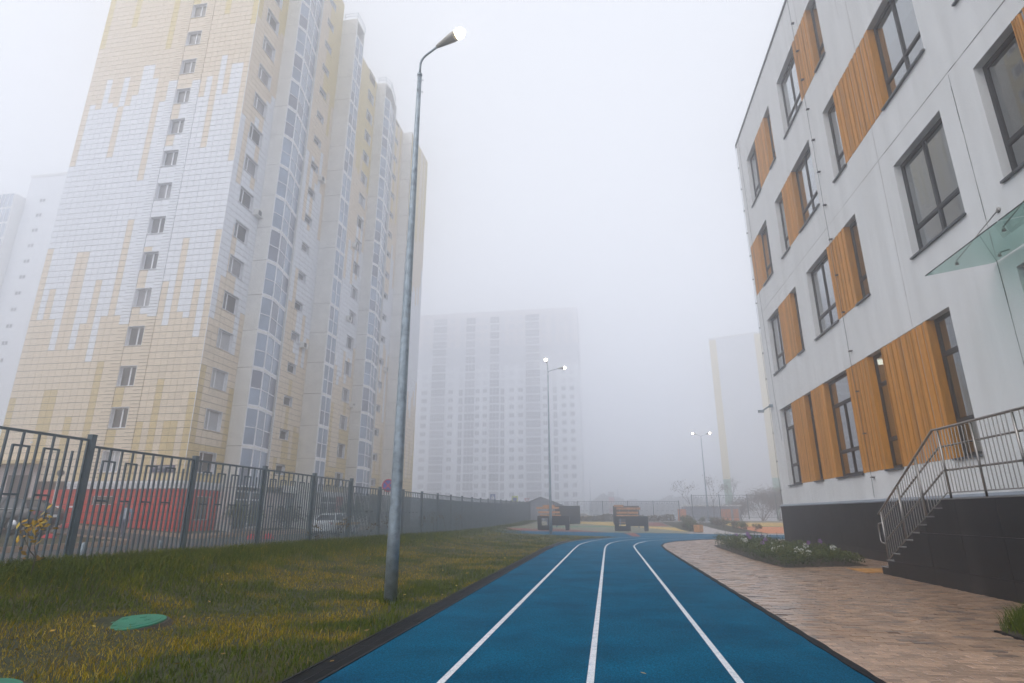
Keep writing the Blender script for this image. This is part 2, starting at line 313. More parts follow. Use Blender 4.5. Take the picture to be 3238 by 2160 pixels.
# rubber edging beside the pavers
e = thing('rubber_edging', 'black rubber edging strip between blue track and brown pavers', 'edging', (2.18, 4, 0))
mb = MB(); pts = [(x+.035, y) for x, y in INN[::-1][:-2]]
q = []
for i in range(len(pts)-1):
    a, b = Vector(pts[i]), Vector(pts[i+1]); n = max(1, int((b-a).length/.25))
    q += [a.lerp(b, k/n) for k in range(n)]
q.append(Vector(pts[-1])); prev = None
for i, p in enumerate(q):
    t = (q[min(i+1, len(q)-1)]-q[max(i-1, 0)]).normalized(); n = Vector((-t.y, t.x)); wv = .042+.008*math.sin(i*1.7)+.006*random.random()
    a, b = p+n*wv, p-n*wv; h = .018+.008*random.random()
    ring = [(a.x, a.y, -.01), (a.x, a.y, h*.7), (p.x, p.y, h), (b.x, b.y, h*.7), (b.x, b.y, -.01)]
    base = len(mb.v); mb.v += ring
    if prev is not None:
        for k in range(4): mb.f.append((prev+k, base+k, base+k+1, prev+k+1)); mb.m.append(0)
    prev = base
mb.build('strip', M['rubberedge'], e)
# drainage channel with grates
e = thing('drainage_channel', 'long drainage channel with black slotted grates beside lawn', 'drain', (-2.6, 4, 0))
mb = MB(); mb.box(-2.77, -2.745, -3, 27, -.1, .012); mb.box(-2.485, -2.463, -3, 27, -.1, .012); mb.box(-2.745, -2.485, -3, 27, -.12, -.05); mb.build('channel', M['grate'], e)
gm = MB(); gm.box(-.128, -.110, -.245, .245, -.02, .006); gm.box(.110, .128, -.245, .245, -.02, .006); gm.box(-.006, .006, -.245, .245, -.02, .004)
for k in range(15): gm.box(-.11, .11, -.245+k*.0335, -.245+k*.0335+.019, -.02, .005)
gme = gm.mesh('grate', M['grate'])
for k in range(60): put('grate', gme, e, (-2.615, -2.75+k*.5, random.uniform(-.002, .003)))
ribbon('drain_strip', [(-2.6, 27), (-2.45, 30), (-2.1, 32.2), (-1.15, 35.5), (.55, 38.5)], .26, .012, M['grate'])

# ------------------------------------------------------------------ paved forecourt
struct(sheet('forecourt', [(2.2, -4), (2.2, 25), (2.3, 28), (2.6, 30.3), (3.35, 32.55), (4.97, 34.9), (7.24, 36.4), (9.47, 37.05), (45, 35.9), (45, -4)], -.035, M['joint_sand'], 3))
fore = bpy.data.objects['forecourt']
bed_poly = [(6.93, 18.1), (5.7, 17.68), (4.51, 17.28), (4.37, 19.9), (4.46, 23.5), (4.5, 26.2), (4.62, 28.6), (5.75, 31.0), (6.9, 31.5), (7.6, 31.4), (7.55, 24)]
def inpoly(x, y, P_):
    r = False; j = len(P_)-1
    for i in range(len(P_)):
        (xi, yi), (xj, yj) = P_[i], P_[j]
        if (yi > y) != (yj > y) and x < (xj-xi)*(y-yi)/(yj-yi)+xi: r = not r
        j = i
    return r
tri_bed = [(4.51, 8.42), (5.5, 9.5), (6.3, 9.5), (6.3, 6.6), (4.62, 6.6)]
fc_edge = lambda y: np.interp(y, [0, 25, 28, 30.3, 32.55, 34.9, 36.4], [2.215, 2.215, 2.32, 2.62, 3.4, 5.0, 7.3])
bx, tn = [], []; rowh, L_ = .104, .208; y = 3.6; r = 0
while y < 36.3:
    x = 2.2-random.random()*.01+(r % 2)*L_*.5-L_
    x0e = float(fc_edge(y+.05))
    while x < 10.5:
        a, b = max(x, x0e), x+L_-.008
        if b-a > .03 and not (a > 8.05 and y < 30) and not (a > 6.36 and y < 15.8) and not inpoly((a+b)/2, y+.05, bed_poly) and not inpoly((a+b)/2, y+.05, tri_bed):
            dz = random.gauss(0, .0032)
            bx.append((a, b, y, y+rowh-.009, -.03, .004+dz)); tn.append(min(1, max(0, random.gauss(.52, .2))) if random.random() > .12 else random.uniform(0, .2))
        x += L_
    y += rowh; r += 1
bx = np.array(bx); tn = np.array(tn)
vis = (bx[:, 0] < 2.2+(bx[:, 2]-3.6)*1.05+1.5) & (bx[:, 2] > 5.0)
order = np.argsort(np.where(vis, bx[:, 2]**2+bx[:, 0]**2, 1e9)); near = order[:300]; rest = np.setdiff1d(np.arange(len(bx)), near)
bme = {}
for i in near:
    b = bx[i]; L = round(b[1]-b[0], 3)
    if L not in bme:
        q = MB(); c = .004; h = .034; X, Y = L/2, (rowh-.009)/2
        q.raw([(-X, -Y, 0), (X, -Y, 0), (X, Y, 0), (-X, Y, 0), (-X, -Y, h-c), (X, -Y, h-c), (X, Y, h-c), (-X, Y, h-c), (-X+c, -Y+c, h), (X-c, -Y+c, h), (X-c, Y-c, h), (-X+c, Y-c, h)],
              [(0, 1, 5, 4), (1, 2, 6, 5), (2, 3, 7, 6), (3, 0, 4, 7), (4, 5, 9, 8), (5, 6, 10, 9), (6, 7, 11, 10), (7, 4, 8, 11), (8, 9, 10, 11)])
        bme[L] = q.mesh('paver_brick', M['paver'])
    o = put('brick', bme[L], fore, ((b[0]+b[1])/2, (b[2]+b[3])/2, b[4]+random.uniform(-.001, .001)))
o = put('bricks_beyond', np_boxes('bricks_beyond', bx[rest], M['pavers'], tint=tn[rest]), fore, (0, 0, 0)); o['kind'] = 'stuff'
for i in range(6):
    for j in range(4):
        put('tactile_tile', bpy.data.meshes.get('tactile') or MB().box(-.14, .14, -.14, .14, 0, .02).mesh('tactile', M['tactile']), fore, (6.2+i*.3, 16.15+j*.3-.0, -.004))

# ------------------------------------------------------------------ lawn with blades
def lawn_edge(y): return np.interp(y, [-4, 24, 28, 30.3, 33.3, 36.5, 38.5], [-2.78, -2.78, -2.72, -2.58, -2.12, -1.1, .3])
LAWN = [(-9.9, -4), (-9.9, 74), (-8.6, 74), (-8.0, 66), (-8.6, 49), (-8.1, 41.4), (-6.9, 40.6), (-5.7, 42.0), (-4.2, 42.3), (-2.7, 41.4), (-.9, 40.0), (.9, 38.6), (-1.1, 36.5), (-2.13, 33.3), (-2.58, 30.3), (-2.72, 28), (-2.78, 24), (-2.78, -4)]
lawn = struct(sheet('lawn', LAWN, -.012, M['lawn'], 1.2))
def vnoise(x, y, s, seed):
    r = np.random.default_rng(seed).random((64, 64)); X = x*s; Y = y*s; i = np.floor(X).astype(int); j = np.floor(Y).astype(int); u = X-i; v = Y-j
    u = u*u*(3-2*u); v = v*v*(3-2*v); g = lambda a, b: r[a % 64, b % 64]
    return (g(i, j)*(1-u)+g(i+1, j)*u)*(1-v)+(g(i, j+1)*(1-u)+g(i+1, j+1)*u)*v
def blades(x, y, h, wd, tint, name, m, parent=None, lean=.45, z=None):
    n = len(x); a = rng.random(n)*2*np.pi; la = rng.random(n)*2*np.pi; ln = h*lean*(.3+rng.random(n)); zz = (zg(x, y)-.012) if z is None else z
    dx, dy = np.cos(a)*wd/2, np.sin(a)*wd/2; lx, ly = np.cos(la)*ln, np.sin(la)*ln
    v = np.stack([np.stack([x-dx, y-dy, zz], 1), np.stack([x+dx, y+dy, zz], 1), np.stack([x+dx*.7+lx*.35, y+dy*.7+ly*.35, zz+h*.6], 1), np.stack([x-dx*.7+lx*.35, y-dy*.7+ly*.35, zz+h*.6], 1), np.stack([x+lx, y+ly, zz+h*(1-.25*lean)], 1)], 1).reshape(-1, 3)
    k = np.arange(n)[:, None]*5
    f = np.concatenate([k+np.array([0, 1, 2]), k+np.array([0, 2, 3]), k+np.array([3, 2, 4])], 0)
    return put(name, np_mesh(name, v, f, m, np.repeat(tint, 5)), parent, (0, 0, 0))
parts = []
for y0, y1, dens in ((3.4, 8, 1500), (8, 13, 1000), (13, 20, 520), (20, 30, 260), (30, 43, 130), (43, 74, 70)):
    xa = -9.75; n = int((9.75-2.5)*(y1-y0)*dens); X = rng.uniform(xa, .9, n); Y = rng.uniform(y0, y1, n)
    lim = lawn_edge(np.minimum(Y, 38.5)); ok = (X < lim) & (X > -1.08*Y-1.0)
    ok &= np.where(Y > 38.5, X < np.interp(Y, [38.5, 42, 49, 74], [.3, -4.5, -8.5, -8.4]), True)
    X, Y = X[ok], Y[ok]
    parts.append((X, Y))
X = np.concatenate([p[0] for p in parts]); Y = np.concatenate([p[1] for p in parts])
for mx, my, mr in ((-5.85, 6.88, .37), (-5.0, 4.26, .36), (-3.52, 9.59, .12)):
    k = (X-mx)**2+(Y-my)**2 > mr*mr; X, Y = X[k], Y[k]
bare = vnoise(X, Y, .9, 5); keep = rng.random(len(X)) > np.clip((bare-.72)*2.2, 0, .8); X, Y = X[keep], Y[keep]
dist = np.hypot(X, Y)
tall = ss(6.6, 8.7, -X)*(1-.5*ss(20, 40, Y))
och = np.clip(.5*vnoise(X, Y, .55, 1)+.5*vnoise(X, Y, 1.6, 2), 0, 1)
och = ss(.38, .62, och)*(1-.85*ss(6.3, 8.2, -X))
ra, rr_ = rng.random(160)*6.28, .115+.07*rng.random(160); X = np.concatenate([X, -3.52+np.cos(ra)*rr_]); Y = np.concatenate([Y, 9.59+np.sin(ra)*rr_]); och = np.concatenate([och, np.zeros(160)]); tall = np.concatenate([tall, np.full(160, .35)]); dist = np.hypot(X, Y)
T = np.clip(.15+.30*rng.random(len(X))+.46*och*(.45+.8*rng.random(len(X)))+np.where(rng.random(len(X)) < .03, .35, 0)+.12*(vnoise(X, Y, 3, 8)-.5), 0, 1)
Hh = (.032+.042*rng.random(len(X)))*(1+.6*vnoise(X, Y, 1.1, 3))*(1-.25*och)+tall*(.05+.15*rng.random(len(X)))+np.where(rng.random(len(X)) < .02, .06, 0)
Wd = .0045+.0005*dist+.002*tall
tag(blades(X, Y, Hh, Wd, T, 'lawn_grass', M['grass'], lean=.7), 'patchy green and ochre lawn grass between fence and drain', 'grass', kind='stuff')

n_ = 420; lx = rng.uniform(-9.2, 6.2, n_); ly = 4+34*rng.random(n_)**1.8; lz = zg(lx, ly)+np.where(lx < -2.8, .06, .014)+.004*rng.random(n_)
a_ = rng.random(n_)*6.28; sz = rng.uniform(.02, .042, n_); u_ = np.stack([np.cos(a_)*sz, np.sin(a_)*sz, rng.normal(0, .006, n_)], 1); v_ = np.stack([-np.sin(a_)*sz*.6, np.cos(a_)*sz*.6, rng.normal(0, .006, n_)], 1); c_ = np.stack([lx, ly, lz], 1)
keep = (rng.random(n_) < np.where(lx < -2.8, 1, .02))
lv = np.stack([c_-u_, c_+v_, c_+u_, c_-v_], 1)[keep].reshape(-1, 3)
tag(put('fallen_leaves', np_mesh('fallen_leaves', lv, np.arange(len(lv)).reshape(-1, 4), M['leafyel'], np.repeat(rng.random(keep.sum()), 4))), 'scattered yellow fallen leaves on lawn and track', 'leaves', kind='stuff')

# ------------------------------------------------------------------ school building
FX = 8.15
school = thing('school_building', 'white stuccoed four storey school with orange slatted window groups', 'building', (16, 15, 0))
Z1, Z2, Z3, Z4 = (2.62, 6.05), (7.77, 10.5), (12.25, 15.0), (16.7, 19.47)
# groups: (z range, [(kind, y0, y1)...]) with y0 < y1; w1 = single window, w2 = double window, s = slats
GR = [(Z1, [('w2', 26.6, 28.4), ('s', 24.9, 26.6), ('w1', 24.03, 24.9), ('s', 22.62, 24.03), ('w2', 20.4, 22.62), ('s', 18.78, 20.4), ('w1', 17.8, 18.78), ('s', 15.25, 17.8), ('w1', 14.22, 15.25)]),
      (Z2, [('w2', 26.52, 28.42), ('s', 24.76, 26.52), ('w1', 23.95, 24.76)]), (Z2, [('w2', 20.3, 22.58), ('s', 18.72, 20.3), ('w1', 17.8, 18.72)]),
      (Z2, [('w2', 12.88, 15.2)]), (Z2, [('w1', 10.3, 11.55), ('s', 8.4, 10.3), ('w1', 7.4, 8.4)]),
      (Z3, [('s', 28.15, 29.58), ('w2', 26.48, 28.15)]), (Z3, [('w1', 23.83, 24.93), ('s', 22.45, 23.83), ('w2', 20.24, 22.45)]),
      (Z3, [('w1', 17.72, 18.74), ('s', 15.03, 17.72), ('w2', 12.86, 15.03)]), (Z3, [('w2', 9.3, 11.52)]),
      (Z4, [('w2', 26.5, 28.27), ('s', 24.78, 26.5), ('w1', 23.88, 24.78)]), (Z4, [('w2', 20.22, 22.5), ('s', 18.6, 20.22), ('w1', 17.7, 18.6)]), (Z4, [('w2', 12.88, 15.1)])]
DOOR = (8.9, 11.85, 1.62, 6.02)
YE = 29.82
holes = [(min(a for _, a, b in g), max(b for _, a, b in g), z[0], z[1]) for z, g in GR]+[DOOR]
ycut = sorted({1.0, YE, *[h[0] for h in holes], *[h[1] for h in holes]}); zcut = sorted({-.3, 1.75, 21.45, *[h[2] for h in holes], *[h[3] for h in holes]})
mb = MB()
for i in range(len(ycut)-1):
    for j in range(len(zcut)-1):
        ya, yb, za, zb = ycut[i], ycut[i+1], zcut[j], zcut[j+1]; yc, zc = (ya+yb)/2, (za+zb)/2
        if any(h[0] < yc < h[1] and h[2] < zc < h[3] for h in holes): continue
        mb.poly([(FX, yb, za), (FX, ya, za), (FX, ya, zb), (FX, yb, zb)])
D = .24
for y0, y1, z0, z1 in holes:
    x0, x1 = FX, FX+D+.05
    mb.poly([(x0, y0, z0), (x0, y1, z0), (x1, y1, z0), (x1, y0, z0)]); mb.poly([(x0, y0, z1), (x1, y0, z1), (x1, y1, z1), (x0, y1, z1)])
    mb.poly([(x0, y0, z0), (x1, y0, z0), (x1, y0, z1), (x0, y0, z1)]); mb.poly([(x0, y1, z0), (x0, y1, z1), (x1, y1, z1), (x1, y1, z0)])
mb.poly([(FX, YE, -.3), (FX, YE, 21.45), (26, YE, 21.45), (26, YE, -.3)]); mb.poly([(FX, 1, -.3), (26, 1, -.3), (26, 1, 21.45), (FX, 1, 21.45)])
mb.poly([(26, 1, -.3), (26, YE, -.3), (26, YE, 21.45), (26, 1, 21.45)]); mb.poly([(FX, 1, 21.45), (26, 1, 21.45), (26, YE, 21.45), (FX, YE, 21.45)])
wall = mb.build('wall', M['stucco'], school)
MB().box(FX-.05, 26.05, .95, YE+.05, 21.455, 21.56).build('parapet_capping', M['sill'], school)
# rooms behind the glass
mb = MB()
for za, zb in ((1.6, 6.5), (6.9, 11.1), (11.4, 15.6), (15.9, 20.2)):
    for ya, yb in ((1.3, 8.6), (8.7, 12.3), (12.4, 17.2), (17.3, 23.3), (23.4, 29.5)):
        x0, x1 = FX+.32, FX+5
        mb.poly([(x0, ya, za), (x0, yb, za), (x1, yb, za), (x1, ya, za)], 1); mb.poly([(x0, ya, zb), (x1, ya, zb), (x1, yb, zb), (x0, yb, zb)])
        mb.poly([(x1, ya, za), (x1, yb, za), (x1, yb, zb), (x1, ya, zb)]); mb.poly([(x0, ya, za), (x1, ya, za), (x1, ya, zb), (x0, ya, zb)]); mb.poly([(x0, yb, za), (x0, yb, zb), (x1, yb, zb), (x1, yb, za)])
mb.build('rooms', [M['interior'], M['tread']], school)
for yy in (13.0, 15.1, 18.6, 20.9, 24.2, 26.6):
    for xx in (9.3, 10.9): MB().box(xx, xx+.6, yy, yy+.6, 6.42, 6.46).build('ceiling_light', M['tube'], school)
for (yy, zz) in ((14.0, 11.05), (20.6, 11.05)): MB().box(10.6, 11.2, yy, yy+.6, zz-.02, zz+.02).build('ceiling_light', M['tube'], school)
def school_window(y0, y1, z0, z1, dbl, tall, parent):
    x = FX+D-.06; f = .075; mb = MB(); d = .07
    def bar(a, b, c, e, dx=0): mb.box(x-dx, x+d, a, b, c, e)
    bar(y0, y0+f, z0, z1); bar(y1-f, y1, z0, z1); bar(y0+f, y1-f, z0, z0+f); bar(y0+f, y1-f, z1-f, z1)
    if tall: zs = [z0+f, z0+.86, z0+2.5, z1-f]
    else: zs = [z0+f, z0+.78, z1-f]
    ycuts = [y0+f, y1-f]
    if dbl: ycuts = [y0+f, (y0+y1)/2, y1-f]
    g = .035
    for k in zs[1:-1]: bar(y0+f, y1-f, k-g, k+g, .012)
    top_split = len(zs)-1
    cells = []
    for j in range(len(zs)-1):
        cols = ycuts if not (tall and j == len(zs)-2) else [y0+f, y1-f]
        for i in range(len(cols)-1): cells.append((cols[i]+(g if i else 0), cols[i+1]-(g if i < len(cols)-2 else 0), zs[j]+(g if j else 0), zs[j+1]-(g if j < len(zs)-2 else 0)))
        if len(cols) == 3: bar(cols[1]-g, cols[1]+g, zs[j]+(g if j else 0), zs[j+1]-(g if j < len(zs)-2 else 0), .008)
    w_ = mb.build('window', M['anth'], parent)
    for (a, b, c, e) in cells:      # sash frame and glass
        s = .028; q = MB()
        q.box(x+.005, x+.05, a, a+s, c, e); q.box(x+.005, x+.05, b-s, b, c, e); q.box(x+.005, x+.05, a+s, b-s, c, c+s); q.box(x+.005, x+.05, a+s, b-s, e-s, e); q.build('sash', M['anth'], w_)
        MB().box(x+.03, x+.036, a+s, b-s, c+s, e-s).build('pane', M['glass'], w_)
    MB().prism([(FX-.07, y0-.03, z0-.055), (FX-.07, y0-.03, z0-.005), (FX+D-.06, y0-.03, z0+.012), (FX+D-.06, y0-.03, z0-.03)], (0, y1-y0+.06, 0)).build('sill', M['sill'], w_)
    if random.random() < .55 and not tall:
        hb = random.choice((.9, 1.6, 2.4, 2.6)); MB().box(x+.18, x+.185, y0+.05, y1-.05, z1-hb, z1-.02).build('blind', M['blind'], w_)
slat_me = {}
def slats(y0, y1, z0, z1):
    mb = MB(); mb.box(FX+.035, FX+D-.02, y0, y1, z0, z1)
    sc = mb.build('slat_screen', M['slatback'], school)
    for ya in (y0-.004, y1-.018): MB().box(FX-.012, FX+D+.0, ya, ya+.022, z0-.0, z1-.004).build('cheek', M['slat'], sc)
    y = y0+.03; k = 0; H = round(z1-z0-.03, 2); pat = [.024, .024, .105, .024, .03, .024, .115, .026, .024, .095]
    while y < y1-.06:
        w_ = .034; key = (w_, H)
        if key not in slat_me:
            q = MB(); a = w_/2; dd = .055
            q.prism([(0, -a, 0), (0, a, 0), (-dd*.7, a, 0), (-dd, a*.45, 0), (-dd, -a*.45, 0), (-dd*.7, -a, 0)], (0, 0, H)); slat_me[key] = q.mesh('slat', M['slat'])
        put('slat', slat_me[key], sc, (FX+.035, y+w_/2, z0+.008+random.uniform(-.012, .012))); y += w_+pat[k % len(pat)]; k += 1
for z, g in GR:
    for kind, a, b in g:
        if kind == 's': slats(a, b, z[0], z[1])
        else: school_window(a, b, z[0], z[1], kind == 'w2', z is Z1, school)
# entrance glazing
dw = MB(); x = FX+D-.06
for a, b, c, d_ in ((8.9, 9.0, 1.62, 6.02), (11.73, 11.85, 1.62, 6.02), (9, 11.73, 5.9, 6.02), (9, 11.73, 3.95, 4.1), (10.3, 10.42, 1.62, 3.95), (10.3, 10.42, 4.1, 5.9)): dw.box(x, x+.09, a, b, c, d_)
dr = dw.build('entrance_door', M['anth'], school)
for a, b, c, d_ in ((9, 10.3, 1.64, 3.95), (10.42, 11.73, 1.64, 3.95), (9, 10.3, 4.1, 5.9), (10.42, 11.73, 4.1, 5.9)): MB().box(x+.03, x+.04, a, b, c, d_).build('pane', M['glass'], dr)
# wall joints, cables and brackets on the facade
def strip(name, y0, y1, z0, z1, m, wob=.0, n=14, x=FX-.003, th=.003):
    mb = MB(); vert = abs(z1-z0) > abs(y1-y0)
    for k in range(n):
        t0, t1 = k/n, (k+1)/n; wv = random.uniform(.004, .013) if wob else .006; o0, o1 = random.uniform(-wob, wob), 0
        a = (y0+(y1-y0)*t0, z0+(z1-z0)*t0); b = (y0+(y1-y0)*t1, z0+(z1-z0)*t1)
        if vert: mb.poly([(x, a[0]-wv+o0, a[1]), (x, b[0]-wv, b[1]), (x, b[0]+wv, b[1]), (x, a[0]+wv+o0, a[1])][::-1])
        else: mb.poly([(x, a[0], a[1]-wv+o0), (x, a[0], a[1]+wv+o0), (x, b[0], b[1]+wv), (x, b[0], b[1]-wv)])
    return mb.build(name, m, school)
strip('wall_joint', 15.82, 7.5, 11.12, 10.98, M['joint'], .004, 26); strip('wall_joint', 22.4, 15.82, 11.14, 11.12, M['stain'], .003, 16); strip('wall_joint', 29.7, 22.4, 11.17, 11.14, M['stain'], .002, 10)
strip('wall_joint', 15.82, 15.86, 16.9, 11.1, M['stain'], .004, 12); strip('wall_joint', 15.86, 15.9, 11.1, 6.1, M['stain'], .004, 12)
strip('wall_joint', 12.3, 12.33, 11.0, 1.75, M['joint'], .005, 30, FX-.0035); strip('wall_joint', 16.4, 16.4, 21.4, 16.9, M['stain'], .004, 8)
strip('wall_joint', 19.45, 19.45, 21.4, 19.5, M['stain'], .002, 4)
for yy in (28.9, 25.6, 23.3, 17.2): strip('wall_joint', yy, yy, 2.55, 1.8, M['stain'], .002, 4)
def cable(y, z0, z1, dx=.05):
    c = MB(); pts = [(FX-dx+random.uniform(-.008, .008), y+random.uniform(-.012, .012), z0+(z1-z0)*k/30) for k in range(31)]
    c.tube(pts, .007, 5); o = c.build('lightning_conductor', M['conduit'], school)
    zz = z0+.6
    while zz < z1: MB().box(FX-dx-.012, FX+.002, y-.05, y+.05, zz-.015, zz+.015).build('bracket', M['conduit'], o); zz += 1.35
cable(19.72, 1.85, 21.4, .09); cable(YE-.02, 1.85, 21.4)
c = MB(); c.tube([(FX-.03, 29.2, 21.4), (FX-.03, 29.1, 15.6), (FX-.03, 29.0, 11), (FX-.03, 28.8, 6.7), (FX-.03, 28.55, 4.6)], .006, 5); c.build('hanging_cable', M['conduit'], school)
c = MB(); c.box(FX-.16, FX, 29.35, 29.5, 6.36, 6.5); c.tube([(FX-.14, 29.42, 6.42), (FX-.4, 29.7, 6.26)], .04, 8); c.box(FX-.62, FX-.36, 29.64, 29.78, 6.16, 6.28); c.build('wall_camera', M['galv'], school)
# plinth panels
pp = school
for j, (za, zb) in enumerate(((.0, .30), (.305, 1.0), (1.005, 1.70))):
    k = 0; y = YE+.08
    while y > 12.8:
        h = zb-za; key = 'plinth%d' % j
        me = bpy.data.meshes.get(key) or MB().box(-.012, .018, -.695, 0, 0, h).mesh(key, M['plinth'])
        put('plinth_panel', me, pp, (FX-.085+random.uniform(-.002, .002), y, za)); y -= .7; k += 1
MB().box(FX-.07, FX+.05, 12.0, YE+.09, -.3, 1.70).build('plinth', M['joint_sand'], school)
mb = MB(); mb.prism([(FX-.13, 12.3, 1.70), (FX-.13, 12.3, 1.735), (FX+.0, 12.3, 1.80), (FX+.0, 12.3, 1.70)], (0, YE+.14-12.3, 0)); mb.build('plinth_flashing', M['flash'], school)
for k in range(12): mb2 = MB().box(FX-.098, FX-.096, YE-.62-.7*k-.004, YE-.62-.7*k+.004, .98, 1.03).build('panel_clip', M['black'], school)

# ------------------------------------------------------------------ entrance stairs
SX = 6.36
st = thing('entrance_stairs', 'dark clad school entrance stairs with landing', 'stairs', (7.2, 13, 0))
prof = []; n = 10; rise, run = 1.62/10, .347; yb = 15.82
pts = [(yb, 0)]
for k in range(n):
    pts += [(yb-k*run, (k+1)*rise), (yb-(k+1)*run if k < n-1 else 3.0, (k+1)*rise)]
pts += [(3.0, 0)]
MB().prism([(SX+.03, y, z) for y, z in pts], (FX-SX-.13, 0, 0)).build('stair_core', M['tread'], st)
bm = bmesh.new(); bm.faces.new([bm.verts.new((SX, y, z)) for y, z in pts])
for z in (.33, .99): bmesh.ops.bisect_plane(bm, geom=bm.verts[:]+bm.edges[:]+bm.faces[:], plane_co=(0, 0, z), plane_no=(0, 0, 1))
yy = 14.66
while yy > 3: bmesh.ops.bisect_plane(bm, geom=bm.verts[:]+bm.edges[:]+bm.faces[:], plane_co=(0, yy, 0), plane_no=(0, 1, 0)); yy -= 1.2
for f in list(bm.faces):
    vs = [v.co.copy() for v in f.verts]; c_ = sum(vs, Vector())/len(vs)
    sh = [Vector((SX, v.y+(.003 if v.y < c_.y else -.003), v.z+(.003 if v.z < c_.z else -.003))) for v in vs]
    MB().prism(sh, (.026, 0, 0)).build('cladding_panel', M['stairs'], st)
bm.free()
MB().prism([(SX+.026, y+(.0 if y > 15.8 else 0), z) for y, z in pts], (.003, 0, 0)).build('joint_backing', M['stain'], st)
for k in range(n): MB().box(SX-.012, FX-.1, yb-(k+1)*run if k < n-1 else 3.0, yb-k*run+.02, (k+1)*rise+.0005, (k+1)*rise+.022).build('step', M['tread'], st)
# handrail
hr = thing('handrail', 'stainless steel balustrade on the dark entrance stairs', 'railing', (6.45, 13, 1.62))
rx = 6.45; slope = rise/run; zs = lambda y: 1.64+(12.66-y)*slope if y > 12.66 else 1.64
y0b = 15.62
mb = MB(); mb.tube([(rx, y0b+.12, zs(y0b)+1.10), (rx, y0b, zs(y0b)+1.16), (rx, 12.68, 1.64+1.32), (rx, 12.5, 2.95), (rx, 3.2, 2.93)], .024, 10); mb.build('top_rail', M['steel'], hr, True)
for off in (.53, .98):
    mb = MB(); mb.tube([(rx+.05, y0b, zs(y0b)+off), (rx+.05, 12.66, 1.64+off), (rx+.05, 12.5, 1.64+off), (rx+.05, 3.2, 1.64+off)], .019, 8); mb.build('grip_rail', M['steel'], hr, True)
mb = MB(); mb.tube([(rx, y0b-.05, zs(y0b)+.10), (rx, 12.6, 1.75), (rx, 12.5, 1.75), (rx, 3.2, 1.75)], .012, 6); mb.build('lower_rail', M['steel'], hr, True)
for yy in (15.6, 14.56, 13.52, 12.5, 11.41, 10.29, 9.17, 8.05, 6.93, 5.8):
    zt = zs(yy)+(1.30 if yy <= 12.5 else 1.18+.12*(15.6-yy)/3.1)
    zf = math.floor((yb-yy)/run)*rise+rise if yy > 12.66 else 1.63
    p_ = MB().tube([(rx, yy, zf), (rx, yy, zt)], .021, 8); p_.tube([(rx, yy, zf), (rx, yy, zf+.012)], .045, 8); p_.build('post', M['steel'], hr, True)
yy = 15.5
bme_ = {}
while yy > 5.9:
    if min(abs(yy-p) for p in (15.6, 14.56, 13.52, 12.5, 11.41, 10.29, 9.17, 8.05, 6.93)) > .06:
        zt = zs(yy)+(1.29 if yy <= 12.6 else 1.16+.13*(15.6-yy)/3.1)
        MB().tube([(rx, yy, zs(yy)+.1), (rx, yy, zt)], .0085, 6, caps=False).build('baluster', M['steel'], hr)
    yy -= .112
mb = MB(); mb.tube([(rx, y0b, zs(y0b)+.9), (rx, y0b+.2, zs(y0b)+.88), (rx, y0b+.24, zs(y0b)+.84), (rx, y0b+.24, zs(y0b)+.5), (rx, y0b+.2, zs(y0b)+.45), (rx, y0b, zs(y0b)+.43)], .019, 8); mb.build('rail_loop', M['steel'], hr, True)
# glass canopy
ca = thing('glass_canopy', 'green glass entrance canopy hung on steel rods', 'canopy', (7.5, 11, 6.2))
for ya, yb_ in ((10.0, 12.35), (7.6, 9.96)):
    g_ = MB().prism([(8.12, ya, 6.335), (6.78, ya, 6.125), (6.78, ya, 6.137), (8.12, ya, 6.347)], (0, yb_-ya, 0)).build('glass_pane', M['canopy'], ca)
    MB().box(6.768, 6.779, ya, yb_, 6.122, 6.140).build('glass_edge', M['anth'], g_)
    for py_ in (ya+.45, yb_-.45):
        rr = MB(); rr.tube([(7.15, py_, 6.24), (8.13, py_, 7.3)], .012, 8); rr.tube([(8.13, py_, 7.3), (8.15, py_, 7.3)], .06, 10); rr.build('hanger_rod', M['steel'], ca, True)
        for px_ in (7.15, 7.95):
            zz = 6.12+(px_-6.78)*.157; q = MB(); q.tube([(px_, py_, zz-.02), (px_, py_, zz+.06)], [.035, .015], 10); q.build('clamp', M['steel'], ca, True)
        q = MB(); q.tube([(7.95, py_, 6.36), (8.14, py_, 6.42)], .015, 8); q.build('bracket', M['steel'], ca)

# ------------------------------------------------------------------ flower beds
def leaf_cloud(cen, size, leaf, tint, name, m, parent=None, flat=.0):
    """small leaf quads: cen Nx3 centres, leaf sizes N"""
    n = len(cen); a = rng.normal(size=(n, 3)); a /= np.linalg.norm(a, axis=1)[:, None]; b = np.cross(a, rng.normal(size=(n, 3))); b /= np.linalg.norm(b, axis=1)[:, None]
    l = leaf[:, None]; v = np.stack([cen-a*l, cen+b*l*.42, cen+a*l, cen-b*l*.42], 1).reshape(-1, 3)
    f = np.arange(n*4).reshape(-1, 4)
    return put(name, np_mesh(name, v, f, m, np.repeat(tint, 4)), parent, (0, 0, 0) if parent is None else None) if parent is None else _rel(name, v, f, m, np.repeat(tint, 4), parent)
def _rel(name, v, f, m, t, parent):
    o = org(parent); return put(name, np_mesh(name, v-np.array(o), f, m, t), parent, o)
bed = thing('flower_bed', 'triangular bed of white and purple phlox by the plinth', 'flower bed', (5.8, 24, 0))
sheet('soil', bed_poly, .012, M['soil'], 0)
so = bpy.data.objects['soil']; so.parent = bed; so.location = -Vector((5.8, 24, 0))
cx, cy_, hh = [], [], []
while len(cx) < 15000:
    x, y = random.uniform(4.3, 7.6), 17.2+14.4*random.random()**1.5
    if inpoly(x, y, bed_poly):
        e_ = min(1, (x-4.35)/.35, 1); cx.append(x); cy_.append(y)
